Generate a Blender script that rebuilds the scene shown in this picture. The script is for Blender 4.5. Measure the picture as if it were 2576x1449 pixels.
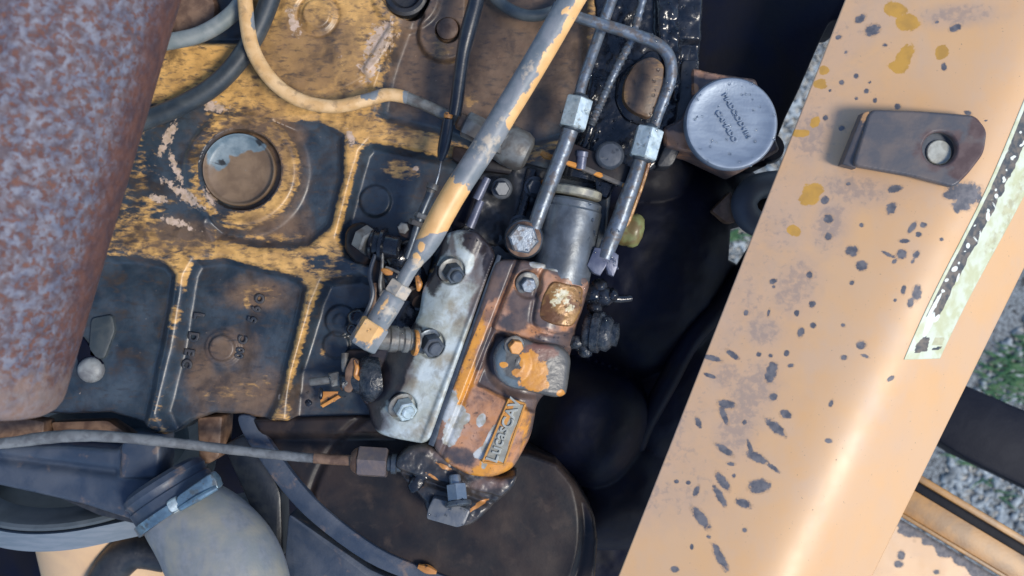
import bpy, bmesh, math, random
import numpy as np
from mathutils import Vector, Matrix

random.seed(4)
rng = np.random.default_rng(7)
for o in list(bpy.data.objects):
    bpy.data.objects.remove(o)
scene = bpy.context.scene
C = scene.collection

# ------------------------------------------------------------------ camera, world, sun, exposure
# Lengths below are in steps of 0.25 mm; the camera hangs 0.625 m above the side of the engine block (z = 0)
# and looks straight down past the engine to the ground.
S, H, CX, CY = 0.00025, 2500.0, 1288.0, 724.5
cam = bpy.data.cameras.new("camera")
cam_o = bpy.data.objects.new("camera", cam)
C.objects.link(cam_o)
cam_o.location = (0, 0, H * S)
cam.sensor_width = 36.0
cam.lens = 36.0 * H / 2576.0
cam.clip_start, cam.clip_end = 0.01, 200.0
cam.dof.use_dof = True
cam.dof.focus_distance = (H - 70) * S
cam.dof.aperture_fstop = 8.0
scene.camera = cam_o

SUN_EL, SUN_AZ = math.radians(54), math.radians(118)      # azimuth measured from +Y towards +X
world = bpy.data.worlds.new("World")
scene.world = world
world.use_nodes = True
wn = world.node_tree
sky = wn.nodes.new("ShaderNodeTexSky")
sky.sky_type = 'NISHITA'
sky.sun_disc = False
sky.sun_elevation = SUN_EL
sky.sun_rotation = SUN_AZ
sky.dust_density = 0.6
sky.ozone_density = 4.0
bgn = wn.nodes["Background"]
bgn.inputs["Strength"].default_value = 0.14
wn.links.new(sky.outputs[0], bgn.inputs[0])
sun = bpy.data.lights.new("sun", 'SUN')
sun.energy = 2.1
sun.angle = math.radians(16)
sun.color = (1.0, 0.93, 0.82)
sun_o = bpy.data.objects.new("sun", sun)
C.objects.link(sun_o)
sdir = Vector((math.sin(SUN_AZ) * math.cos(SUN_EL), math.cos(SUN_AZ) * math.cos(SUN_EL), math.sin(SUN_EL)))
sun_o.rotation_euler = sdir.to_track_quat('Z', 'Y').to_euler()
sun_o.location = sdir * 3
scene.view_settings.view_transform = 'Standard'
scene.view_settings.look = 'None'
scene.view_settings.exposure = 0.5
scene.view_settings.gamma = 1.0

# ------------------------------------------------------------------ geometry helpers
def K(z):
    return (H - z) / H

def W(x, y, z, kz=None):
    k = K(z if kz is None else kz)
    return Vector(((x - CX) * k * S, (CY - y) * k * S, z * S))

def vnoise(x, y, feat, octaves=3, seed=0):
    out = np.zeros_like(np.asarray(x, float)); amp = 1.0; tot = 0
    for o in range(octaves):
        u, v = x / feat + 37.7 * seed + 11.3 * o, y / feat + 91.1 * seed + 5.9 * o
        iu, iv = np.floor(u), np.floor(v)
        fu, fv = u - iu, v - iv
        fu, fv = fu * fu * (3 - 2 * fu), fv * fv * (3 - 2 * fv)
        def h(a, b):
            q = np.sin(a * 127.1 + b * 311.7 + seed * 17.3) * 43758.5453
            return q - np.floor(q)
        n = (h(iu, iv) * (1 - fu) + h(iu + 1, iv) * fu) * (1 - fv) + (h(iu, iv + 1) * (1 - fu) + h(iu + 1, iv + 1) * fu) * fv
        out += n * amp; tot += amp; amp *= 0.5; feat *= 0.5
    return out / tot

def sdf(poly, x, y, r=0.0):
    """signed distance to a polygon, negative inside"""
    p = np.array(poly, float); n = len(p)
    d = np.full(x.shape, 1e18); s = np.ones(x.shape)
    j = n - 1
    for i in range(n):
        ex, ey = p[j] - p[i]
        wx, wy = x - p[i, 0], y - p[i, 1]
        t = np.clip((wx * ex + wy * ey) / (ex * ex + ey * ey + 1e-9), 0, 1)
        d = np.minimum(d, (wx - ex * t) ** 2 + (wy - ey * t) ** 2)
        c1, c2, c3 = y >= p[i, 1], y < p[j, 1], ex * wy > ey * wx
        flip = (c1 & c2 & c3) | (~c1 & ~c2 & ~c3)
        s = np.where(flip, -s, s)
        j = i
    return s * np.sqrt(d) - r

def sstep(a, b, x):
    t = np.clip((x - a) / (b - a), 0, 1)
    return t * t * (3 - 2 * t)

def smooth_poly(poly, n=6, closed=True):
    p = [Vector(q) for q in poly]; m = len(p); out = []
    rngi = range(m) if closed else range(m - 1)
    for i in rngi:
        if closed:
            a, b, c, d = p[(i - 1) % m], p[i], p[(i + 1) % m], p[(i + 2) % m]
        else:
            a, b, c, d = p[max(i - 1, 0)], p[i], p[i + 1], p[min(i + 2, m - 1)]
        for k in range(n):
            t = k / n
            out.append(0.5 * (2 * b + (c - a) * t + (2 * a - 5 * b + 4 * c - d) * t * t + (3 * b - a - 3 * c + d) * t ** 3))
    if not closed:
        out.append(p[-1])
    return out

def round_poly(poly, r, n=4):
    """polygon with its corners rounded to radius about r"""
    out = []; m = len(poly)
    for i in range(m):
        a, b, c = Vector(poly[i - 1][:2]), Vector(poly[i][:2]), Vector(poly[(i + 1) % m][:2])
        u, v = (a - b), (c - b)
        q = min(r, u.length * 0.45, v.length * 0.45)
        p0, p2 = b + u.normalized() * q, b + v.normalized() * q
        for k in range(n + 1):
            t = k / n
            out.append(tuple(p0 * (1 - t) ** 2 + b * 2 * t * (1 - t) + p2 * t * t))
    return out

def frame_for(d):
    d = d.normalized()
    a = Vector((0, 0, 1)) if abs(d.z) < 0.9 else Vector((1, 0, 0))
    u = d.cross(a).normalized()
    return u, d.cross(u).normalized()

def tube(bm, pts, r, segs=14, sub=6, caps=True, wob=0.0, seed=0):
    """round bar through pts (x, y, z); r = one radius or one per point"""
    rs = r if isinstance(r, (list, tuple)) else [r] * len(pts)
    q = [(p[0], p[1], p[2], rs[i]) for i, p in enumerate(pts)]
    sm = smooth_poly([Vector(v) for v in q], sub, False) if sub > 1 else [Vector(v) for v in q]
    P = [W(v[0], v[1], v[2]) for v in sm]
    R = [v[3] * K(v[2]) * S for v in sm]
    rings = []; u = None
    rn = random.Random(seed)
    for i, p in enumerate(P):
        d = (P[min(i + 1, len(P) - 1)] - P[max(i - 1, 0)]).normalized()
        if u is None:
            u, v = frame_for(d)
        else:
            u = (u - d * u.dot(d)).normalized(); v = d.cross(u)
        w = 1 + (rn.uniform(-wob, wob) if wob else 0)
        rings.append([bm.verts.new(p + (u * math.cos(2 * math.pi * k / segs) + v * math.sin(2 * math.pi * k / segs)) * R[i] * w) for k in range(segs)])
    for a, b in zip(rings, rings[1:]):
        for k in range(segs):
            bm.faces.new((a[k], a[(k + 1) % segs], b[(k + 1) % segs], b[k]))
    if caps:
        bm.faces.new(list(reversed(rings[0]))); bm.faces.new(rings[-1])

def lathe(bm, c, axis, prof, segs=24, kz=None, rot=0.0, cap0=True, cap1=True):
    """solid of revolution: prof = [(radius, height along axis)], axis = direction (x right, y DOWN the view, z up)"""
    k = K(c[2] if kz is None else kz)
    p0 = W(c[0], c[1], c[2], kz)
    d = Vector((axis[0], -axis[1], axis[2])).normalized()
    u, v = frame_for(d)
    rings = []
    for r, h in prof:
        rings.append([bm.verts.new(p0 + d * h * S * k + (u * math.cos(rot + 2 * math.pi * i / segs) + v * math.sin(rot + 2 * math.pi * i / segs)) * r * S * k) for i in range(segs)])
    for a, b in zip(rings, rings[1:]):
        for i in range(segs):
            bm.faces.new((a[i], a[(i + 1) % segs], b[(i + 1) % segs], b[i]))
    if cap0: bm.faces.new(list(reversed(rings[0])))
    if cap1: bm.faces.new(rings[-1])

def hexa(bm, c, axis, r, h, rot=0.0, ch=0.14):
    """chamfered hexagon, centred at c"""
    lathe(bm, c, axis, [(r * (1 - ch), -h / 2), (r, -h / 2 + r * ch * 0.8), (r, h / 2 - r * ch * 0.8), (r * (1 - ch), h / 2)], 6, rot=rot)

def prism(bm, poly, ztop, zbot, bev=4.0, segs=2, holes=(), kz=None, tilt=None):
    """plate cut from poly, its top edges bevelled; tilt(x, y) adds to the height"""
    kz = ztop if kz is None else kz
    tmp = bmesh.new()
    loops = [poly] + list(holes)
    edges = []
    for lp in loops:
        vs = [tmp.verts.new((p[0], -p[1], ztop)) for p in lp]
        edges += [tmp.edges.new((vs[i], vs[(i + 1) % len(vs)])) for i in range(len(vs))]
    bmesh.ops.triangle_fill(tmp, use_beauty=True, use_dissolve=True, edges=edges, normal=(0, 0, 1))
    for f in tmp.faces:
        f.normal_update()
        if f.normal.z < 0: f.normal_flip()
    top = list(tmp.faces)
    r = bmesh.ops.extrude_face_region(tmp, geom=top)
    for v in [g for g in r['geom'] if isinstance(g, bmesh.types.BMVert)]:
        v.co.z = zbot
    # the extruded copy became the bottom; restore outward normals
    bmesh.ops.recalc_face_normals(tmp, faces=tmp.faces[:])
    if bev > 0:
        es = [e for e in tmp.edges if all(abs(v.co.z - ztop) < 1e-6 for v in e.verts) and len(e.link_faces) == 2
              and min(abs(f.normal.z) for f in e.link_faces) < 0.5]
        bmesh.ops.bevel(tmp, geom=es, offset=bev, segments=segs, affect='EDGES', profile=0.5, clamp_overlap=True)
    m = {}
    for v in tmp.verts:
        dz = tilt(v.co.x, -v.co.y) if tilt else 0.0
        m[v] = bm.verts.new(W(v.co.x, -v.co.y, v.co.z + dz, kz))
    for f in tmp.faces:
        try: bm.faces.new([m[v] for v in f.verts])
        except ValueError: pass
    tmp.free()

def ball(bm, c, rx, ry=None, rz=None, sub=2, rot=0.0, jig=0.0, seed=0):
    ry = ry or rx; rz = rz or rx
    k = K(c[2]); rn = random.Random(seed)
    r = bmesh.ops.create_icosphere(bm, subdivisions=sub, radius=1.0)
    M = Matrix.Translation(W(*c)) @ Matrix.Rotation(-rot, 4, 'Z') @ Matrix.Diagonal((rx * k * S, ry * k * S, rz * k * S, 1))
    for v in r['verts']:
        j = 1 + rn.uniform(-jig, jig)
        v.co = M @ (v.co * j)

def hfield_mesh(poly, zfun, step=3.5, edge=8.0, drop=60.0, kz=0.0, hole=None):
    """cast surface: heights zfun over poly, rounded over along its outline (and round a hole), with a side wall below"""
    p = np.array(poly, float)
    x0, y0 = p.min(0) - 12; x1, y1 = p.max(0) + 12
    X, Y = np.meshgrid(np.arange(x0, x1 + step, step), np.arange(y0, y1 + step, step))
    sd = sdf(poly, X, Y)
    if hole: sd = np.maximum(sd, hole[2] - np.hypot(X - hole[0], Y - hole[1]))
    ok = sd <= step * 0.3
    fm = ok[:-1, :-1] & ok[1:, :-1] & ok[:-1, 1:] & ok[1:, 1:]
    use = np.zeros(X.shape, bool)
    use[:-1, :-1] |= fm; use[1:, :-1] |= fm; use[:-1, 1:] |= fm; use[1:, 1:] |= fm
    full = np.zeros(X.shape, int)
    full[:-1, :-1] += fm; full[1:, :-1] += fm; full[:-1, 1:] += fm; full[1:, 1:] += fm
    rimv = use & (full < 4)
    gy, gx = np.gradient(sd, step)
    gl = np.maximum(np.hypot(gx, gy), 0.3)
    pull = np.where(rimv, sd, 0.0)                       # rim vertices sit exactly on the outline
    X, Y = X - gx / gl * pull, Y - gy / gl * pull
    d = np.clip(np.where(rimv, 0.0, -sd), 0, edge)
    Z = zfun(X, Y) - (edge - np.sqrt(np.maximum(edge ** 2 - (edge - d) ** 2, 0)))
    k = K(kz)
    idx = np.cumsum(use.ravel()).reshape(use.shape) - 1
    co = np.stack([(X - CX) * k * S, (CY - Y) * k * S, Z * S], -1)[use]
    f = np.stack([idx[1:, :-1], idx[1:, 1:], idx[:-1, 1:], idx[:-1, :-1]], -1)[fm]
    E = np.concatenate([f[:, [i, (i + 1) % 4]] for i in range(4)])
    n = len(co)
    code, rev = E[:, 0] * n + E[:, 1], E[:, 1] * n + E[:, 0]
    E = E[~np.isin(code, rev)]
    lowv = np.unique(E)
    low = co[lowv].copy(); low[:, 2] -= drop * S
    m = np.zeros(n, int); m[lowv] = n + np.arange(len(lowv))
    wall = np.stack([E[:, 1], E[:, 0], m[E[:, 0]], m[E[:, 1]]], -1)
    return np.concatenate([co, low]), np.concatenate([f, wall])

# ------------------------------------------------------------------ objects
def finish(me, angle=38):
    me.shade_smooth() if hasattr(me, 'shade_smooth') else None
    for pl in me.polygons: pl.use_smooth = True
    try: me.set_sharp_from_angle(angle=math.radians(angle))
    except Exception: pass

def root_loc(parent):
    if parent is None: return Vector((0, 0, 0))
    l = Vector(parent.location)
    return l + root_loc(parent.parent)

def obj(name, bm, mat, parent=None, loc=None, attr=None, angle=38, kz=None):
    """links bm (world metres) as ONE object; loc = its base when top-level"""
    me = bpy.data.meshes.new(name)
    if isinstance(bm, tuple):
        co, f = bm
        co = np.array(co, float)
    else:
        bm.normal_update()
        bm.to_mesh(me); bm.free()
        co = np.empty(len(me.vertices) * 3); me.vertices.foreach_get('co', co); co = co.reshape(-1, 3); f = None
    if parent is None:
        base = Vector(loc) if loc is not None else Vector(((co[:, 0].min() + co[:, 0].max()) / 2, (co[:, 1].min() + co[:, 1].max()) / 2, co[:, 2].min()))
        off = base
    else:
        base = Vector((0, 0, 0)); off = root_loc(parent)
    pz = co[:, 2] / S
    kk = (H - (pz if kz is None else kz)) / H
    px, py = co[:, 0] / (S * kk) + CX, CY - co[:, 1] / (S * kk)
    lc = co - np.array(off)
    if f is not None:
        me.from_pydata(lc.tolist(), [], f.tolist())
    else:
        me.vertices.foreach_set('co', lc.ravel())
    me.update()
    if attr is not None:
        a = me.color_attributes.new('wear', 'FLOAT_COLOR', 'POINT')
        v = np.zeros((len(co), 4)); v[:, 3] = 1
        r = attr(px, py)
        for i, ch in enumerate(r): v[:, i] = ch
        a.data.foreach_set('color', v.ravel().astype(np.float32))
    me.materials.append(mat)
    finish(me, angle)
    o = bpy.data.objects.new(name, me)
    C.objects.link(o)
    o.location = base
    if parent is not None: o.parent = parent
    return o

def tag(o, label=None, cat=None, group=None, kind=None):
    if label: o['label'] = label
    if cat: o['category'] = cat
    if group: o['group'] = group
    if kind: o['kind'] = kind
    return o

def thing(name, at, label, cat, group=None):
    o = bpy.data.objects.new(name, None)
    C.objects.link(o)
    o.empty_display_size = 0.01
    o.location = W(*at)
    return tag(o, label, cat, group)

def B(): return bmesh.new()

def blob(x, y, cx, cy, rx, ry=None, ang=0.0):
    """about 1 in the middle, 0.5 on the outline, 0 outside; ang in degrees, clockwise in the view"""
    ry = ry or rx
    a = math.radians(ang); c, s = math.cos(a), math.sin(a)
    u, v = (x - cx) * c + (y - cy) * s, -(x - cx) * s + (y - cy) * c
    d = np.sqrt((u / rx) ** 2 + (v / ry) ** 2)
    return np.clip(1.25 - 0.75 * d, 0, 1)

def blobs(x, y, lst):
    m = np.zeros_like(x)
    for b in lst: m = np.maximum(m, blob(x, y, *b))
    return m

# ------------------------------------------------------------------ materials
def material(name, c1, c2, feat=60, rough=0.5, metal=0.0, layers=(), bump=0.3, bfeat=8, rough2=None, stretch=None, coat=0.0, detail=5, mixp=(0.35, 0.65), spec=0.5, bdist=1.5):
    """colour c1/c2 mottled by noise, then worn layers on top: each layer shows where its wear channel plus noise passes a threshold"""
    m = bpy.data.materials.new(name); m.use_nodes = True
    t = m.node_tree; N, L = t.nodes, t.links
    bs = N['Principled BSDF']
    tc = N.new('ShaderNodeTexCoord'); oi = N.new('ShaderNodeObjectInfo')
    mp = N.new('ShaderNodeMapping'); mp.inputs['Scale'].default_value = (1 / S,) * 3
    ad = N.new('ShaderNodeVectorMath'); ad.operation = 'MULTIPLY_ADD'
    cv = N.new('ShaderNodeCombineXYZ')
    for i in range(3): L.new(oi.outputs['Random'], cv.inputs[i])
    ad.inputs[1].default_value = (900, 700, 500)
    L.new(cv.outputs[0], ad.inputs[0])
    L.new(tc.outputs['Object'], mp.inputs[0]); L.new(mp.outputs[0], ad.inputs[2])
    vec = ad.outputs[0]
    def noise(f, det=4.0, dist=0.0, st=None, rg=0.55):
        n = N.new('ShaderNodeTexNoise')
        n.inputs['Scale'].default_value = 1.0 / f; n.inputs['Detail'].default_value = det
        n.inputs['Distortion'].default_value = dist; n.inputs['Roughness'].default_value = rg
        v = vec
        if st:
            q = N.new('ShaderNodeMapping'); q.inputs['Rotation'].default_value = (0, 0, st[1]); q.inputs['Scale'].default_value = (1, st[0], 1)
            L.new(vec, q.inputs[0]); v = q.outputs[0]
        L.new(v, n.inputs['Vector']); return n.outputs['Fac']
    def rmap(s, a, b, o0=0.0, o1=1.0):
        r = N.new('ShaderNodeMapRange'); r.interpolation_type = 'SMOOTHSTEP'
        L.new(s, r.inputs[0])
        for i, q in enumerate((a, b, o0, o1)): r.inputs[i + 1].default_value = q
        return r.outputs[0]
    def mix(f, a, b, typ='RGBA'):
        x = N.new('ShaderNodeMix'); x.data_type = typ
        ia, ib, io = (6, 7, 2) if typ == 'RGBA' else (2, 3, 0)
        L.new(f, x.inputs[0]) if not isinstance(f, float) else setattr(x.inputs[0], 'default_value', f)
        for i, s in ((ia, a), (ib, b)):
            if hasattr(s, 'is_linked') or hasattr(s, 'links'): L.new(s, x.inputs[i])
            else: x.inputs[i].default_value = s if typ != 'RGBA' else (*s[:3], 1)
        return x.outputs[io]
    col = mix(rmap(noise(feat, detail, 0.4, stretch), *mixp), c1, c2)
    rg = rmap(noise(feat * 0.6, 3), 0.3, 0.7, rough, rough if rough2 is None else rough2)
    mt = None
    hgt = noise(bfeat, 3)
    if layers:
        at = N.new('ShaderNodeAttribute'); at.attribute_name = 'wear'
        sp = N.new('ShaderNodeSeparateColor'); L.new(at.outputs['Color'], sp.inputs[0])
    mval = None
    for ly in layers:
        n = noise(ly.get('nf', 14), ly.get('det', 5), ly.get('dist', 0.3), ly.get('st'), 0.6)
        if ly.get('ch') is None:
            fac = n
        else:
            mm = N.new('ShaderNodeMath'); mm.operation = 'MULTIPLY_ADD'
            L.new(n, mm.inputs[0]); mm.inputs[1].default_value = ly.get('amp', 1.0)
            m2 = N.new('ShaderNodeMath'); m2.operation = 'SUBTRACT'
            L.new(sp.outputs['RGB'.index(ly['ch'])], m2.inputs[0]); m2.inputs[1].default_value = ly.get('amp', 1.0) * 0.5
            L.new(m2.outputs[0], mm.inputs[2]); fac = mm.outputs[0]
        th, so = ly.get('thr', 0.5), ly.get('soft', 0.04)
        k = rmap(fac, th - so, th + so, 0.0, ly.get('max', 1.0))
        lc = mix(rmap(noise(ly.get('feat', 40), 4), 0.35, 0.65), ly['c1'], ly.get('c2', ly['c1']))
        col = mix(k, col, lc)
        rg = mix(k, rg, ly.get('rough', rough), 'FLOAT')
        if metal or ly.get('metal') or mval is not None:
            mval = mix(k, mval if mval is not None else metal, ly.get('metal', 0.0), 'FLOAT')
        if ly.get('lift'):
            q = N.new('ShaderNodeMath'); q.operation = 'MULTIPLY_ADD'
            L.new(k, q.inputs[0]); q.inputs[1].default_value = ly['lift']; L.new(hgt, q.inputs[2]); hgt = q.outputs[0]
    L.new(col, bs.inputs['Base Color']); L.new(rg, bs.inputs['Roughness'])
    if mval is not None: L.new(mval, bs.inputs['Metallic'])
    else: bs.inputs['Metallic'].default_value = metal
    bs.inputs['Specular IOR Level'].default_value = spec
    bs.inputs['Coat Weight'].default_value = coat; bs.inputs['Coat Roughness'].default_value = 0.35
    if bump:
        b = N.new('ShaderNodeBump'); b.inputs['Strength'].default_value = bump; b.inputs['Distance'].default_value = bdist * S
        L.new(hgt, b.inputs['Height']); L.new(b.outputs[0], bs.inputs['Normal'])
    return m

GRIME, GRIME2 = (0.012, 0.024, 0.038), (0.032, 0.048, 0.064)
RUSTD, RUSTL = (0.10, 0.045, 0.028), (0.24, 0.12, 0.06)
YEL, YEL2 = (0.74, 0.42, 0.13), (0.52, 0.29, 0.09)
BROWN = (0.15, 0.085, 0.045)
M = {}
M['block'] = material('weathered_engine_paint', GRIME, GRIME2, 70, 0.32, bump=0.35, bfeat=7, rough2=0.5, coat=0.3, layers=[
    dict(ch=None, c1=(0.075, 0.10, 0.125), c2=(0.05, 0.07, 0.095), feat=40, nf=120, thr=0.57, soft=0.12, rough=0.5, max=0.55),
    dict(ch='G', c1=(0.13, 0.075, 0.042), c2=(0.22, 0.14, 0.085), feat=40, nf=60, amp=1.0, soft=0.3, rough=0.5, max=0.8),
    dict(ch='R', c1=YEL, c2=YEL2, feat=36, nf=26, amp=1.6, soft=0.2, rough=0.42, lift=0.3, st=(2.2, 0.35), det=8),
    dict(ch='G', c1=(0.12, 0.072, 0.04), c2=(0.17, 0.10, 0.055), feat=30, nf=46, amp=1.5, thr=0.58, soft=0.28, rough=0.5, max=0.62),
    dict(ch=None, c1=(0.02, 0.022, 0.028), c2=(0.07, 0.05, 0.035), feat=40, nf=30, st=(2.6, 0.5), det=8, thr=0.60, soft=0.10, rough=0.42, max=0.7),
    dict(ch=None, c1=(0.028, 0.022, 0.02), c2=(0.055, 0.036, 0.022), feat=40, nf=85, det=8, thr=0.585, soft=0.11, rough=0.3, max=0.75),
    dict(ch='B', c1=(0.58, 0.43, 0.33), c2=(0.42, 0.30, 0.20), feat=16, nf=13, amp=2.0, soft=0.12, rough=0.6)])
M['grime'] = material('oily_grime', (0.010, 0.014, 0.022), (0.035, 0.036, 0.04), 40, 0.38, bump=0.5, bfeat=9, rough2=0.55)
M['wet'] = material('wet_black_oil', (0.006, 0.009, 0.016), (0.02, 0.022, 0.028), 30, 0.10, bump=0.6, bfeat=24, rough2=0.3, bdist=4)
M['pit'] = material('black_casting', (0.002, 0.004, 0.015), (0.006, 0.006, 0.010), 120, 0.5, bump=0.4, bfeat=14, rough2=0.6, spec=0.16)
M['darkcast'] = material('oily_brown_casting', (0.008, 0.008, 0.011), (0.030, 0.020, 0.017), 110, 0.36, bump=0.2, bfeat=12, rough2=0.5, spec=0.3, layers=[
    dict(ch=None, c1=(0.06, 0.04, 0.03), feat=40, nf=60, det=7, thr=0.62, soft=0.1, rough=0.5, max=0.6)])
M['bluecast'] = material('dusty_grey_casting', (0.026, 0.042, 0.072), (0.062, 0.075, 0.10), 90, 0.4, bump=0.3, bfeat=8, rough2=0.65, layers=[
    dict(ch=None, c1=(0.22, 0.15, 0.11), feat=30, nf=70, thr=0.64, soft=0.07, rough=0.6, max=0.7)])
M['rust'] = material('rusted_pipe', (0.115, 0.125, 0.175), (0.19, 0.195, 0.235), 30, 0.5, bump=0.8, bfeat=9, rough2=0.65, layers=[
    dict(ch=None, c1=(0.065, 0.038, 0.042), c2=(0.11, 0.07, 0.07), feat=30, nf=19, det=8, thr=0.49, soft=0.14, rough=0.75, max=0.85),
    dict(ch=None, c1=(0.10, 0.036, 0.026), c2=(0.16, 0.062, 0.036), feat=20, nf=13, det=6, thr=0.55, soft=0.07, rough=0.85, max=0.85, lift=-0.6),
    dict(ch='R', c1=(0.065, 0.03, 0.032), c2=(0.13, 0.05, 0.034), feat=40, nf=22, amp=1.0, soft=0.3, rough=0.85, max=0.9),
    dict(ch='G', c1=(0.26, 0.17, 0.13), c2=(0.22, 0.17, 0.15), feat=40, nf=30, amp=1.2, soft=0.3, rough=0.8, max=0.7)])
M['yelpipe'] = material('flaking_yellow_paint', (0.16, 0.185, 0.20), (0.24, 0.25, 0.26), 40, 0.45, bump=0.25, bfeat=8, layers=[
    dict(ch='R', c1=(0.84, 0.50, 0.21), c2=(0.74, 0.42, 0.16), feat=40, nf=16, det=7, amp=0.9, soft=0.07, rough=0.42, lift=0.6),
    dict(ch='G', c1=(0.40, 0.36, 0.30), c2=(0.55, 0.45, 0.33), feat=14, nf=14, amp=0.9, soft=0.1, rough=0.5, max=0.8)])
M['tanpipe'] = material('faded_tan_paint', (0.16, 0.185, 0.20), (0.22, 0.24, 0.25), 40, 0.45, bump=0.3, bfeat=8, layers=[
    dict(ch='R', c1=(0.76, 0.50, 0.25), c2=(0.62, 0.37, 0.15), feat=40, nf=20, det=7, amp=0.8, soft=0.06, rough=0.42, lift=0.5),
    dict(ch=None, c1=(0.30, 0.19, 0.10), feat=30, nf=22, det=6, thr=0.60, soft=0.08, rough=0.5, max=0.6)])
M['hose_grey'] = material('grey_rubber', (0.16, 0.19, 0.19), (0.24, 0.26, 0.25), 50, 0.55, bump=0.25, bfeat=9)
M['hose_dark'] = material('black_rubber', (0.020, 0.030, 0.040), (0.05, 0.06, 0.065), 60, 0.48, bump=0.2, bfeat=9)
M['cable'] = material('black_cable_sheath', (0.008, 0.013, 0.024), (0.02, 0.026, 0.035), 40, 0.35, bump=0.2)
M['steel'] = material('bare_steel', (0.20, 0.235, 0.28), (0.13, 0.15, 0.17), 36, 0.34, metal=0.6, bump=0.4, bfeat=7, rough2=0.5, layers=[
    dict(ch=None, c1=(0.06, 0.045, 0.04), c2=(0.10, 0.07, 0.05), feat=20, nf=20, det=6, thr=0.56, soft=0.08, rough=0.5, max=0.75)])
M['dullsteel'] = material('tarnished_steel', (0.20, 0.205, 0.195), (0.11, 0.10, 0.09), 30, 0.42, metal=0.35, bump=0.35, bfeat=7, rough2=0.6)
M['zinc'] = material('zinc_plated_nut', (0.60, 0.68, 0.68), (0.40, 0.47, 0.47), 22, 0.30, metal=0.5, bump=0.4, bfeat=6, rough2=0.5, layers=[
    dict(ch=None, c1=(0.10, 0.10, 0.085), feat=20, nf=16, det=6, thr=0.62, soft=0.07, rough=0.5, max=0.7)])
M['darksteel'] = material('dark_oiled_steel', (0.055, 0.07, 0.09), (0.10, 0.115, 0.13), 40, 0.32, metal=0.55, bump=0.25, bfeat=8, rough2=0.5)
M['purple'] = material('oiled_purple_steel', (0.10, 0.11, 0.16), (0.16, 0.17, 0.215), 26, 0.4, metal=0.3, bump=0.4, bfeat=8)
M['rustybolt'] = material('rust_brown_metal', (0.10, 0.055, 0.035), (0.20, 0.12, 0.075), 30, 0.55, bump=0.45, bfeat=8)
M['orangebit'] = material('orange_paint_remains', (0.62, 0.27, 0.06), (0.46, 0.19, 0.05), 30, 0.42, bump=0.3, bfeat=7, layers=[
    dict(ch=None, c1=(0.03, 0.028, 0.03), nf=26, thr=0.60, soft=0.05, rough=0.4)])
M['alu'] = material('grimy_shaded_aluminium', (0.50, 0.56, 0.56), (0.38, 0.40, 0.35), 40, 0.42, metal=0.1, bump=0.4, bfeat=6, rough2=0.58, layers=[
    dict(ch='B', c1=(0.22, 0.17, 0.11), c2=(0.30, 0.25, 0.17), feat=30, nf=40, amp=1.0, soft=0.22, rough=0.5, max=0.8),
    dict(ch=None, c1=(0.20, 0.19, 0.16), feat=30, nf=26, det=7, thr=0.60, soft=0.10, rough=0.45, max=0.6),
    dict(ch='R', c1=(0.18, 0.165, 0.165), c2=(0.15, 0.11, 0.095), feat=40, nf=32, amp=0.9, soft=0.2, rough=0.42, max=0.92),
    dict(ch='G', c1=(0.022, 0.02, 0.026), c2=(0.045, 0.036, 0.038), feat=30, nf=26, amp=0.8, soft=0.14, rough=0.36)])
M['pump'] = material('worn_orange_pump_paint', (0.50, 0.22, 0.09), (0.44, 0.245, 0.16), 60, 0.30, bump=0.3, bfeat=7, rough2=0.42, layers=[
    dict(ch='R', c1=(0.70, 0.30, 0.045), c2=(0.62, 0.26, 0.04), feat=30, nf=26, amp=1.0, soft=0.12, rough=0.36),
    dict(ch=None, c1=(0.16, 0.085, 0.06), c2=(0.09, 0.06, 0.055), feat=40, nf=46, det=7, thr=0.56, soft=0.12, rough=0.32, max=0.75),
    dict(ch=None, c1=(0.05, 0.03, 0.025), feat=40, nf=12, det=5, thr=0.64, soft=0.06, rough=0.4, max=0.7),
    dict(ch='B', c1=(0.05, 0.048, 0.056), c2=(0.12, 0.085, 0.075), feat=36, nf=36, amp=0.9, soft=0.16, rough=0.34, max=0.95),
    dict(ch='G', c1=(0.52, 0.54, 0.54), c2=(0.30, 0.28, 0.22), feat=26, nf=18, amp=0.7, soft=0.05, rough=0.45)])
M['brass'] = material('tarnished_brass', (0.34, 0.18, 0.055), (0.14, 0.06, 0.025), 30, 0.32, metal=0.15, bump=0.6, bfeat=9, layers=[
    dict(ch='R', c1=(0.72, 0.66, 0.48), c2=(0.5, 0.42, 0.22), feat=12, nf=11, amp=1.2, soft=0.08, rough=0.5)])
M['cap'] = material('brushed_aluminium', (0.26, 0.31, 0.37), (0.215, 0.26, 0.32), 60, 0.40, metal=0.4, bump=0.25, bfeat=7, rough2=0.46, stretch=(4.0, 0.05))
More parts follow.
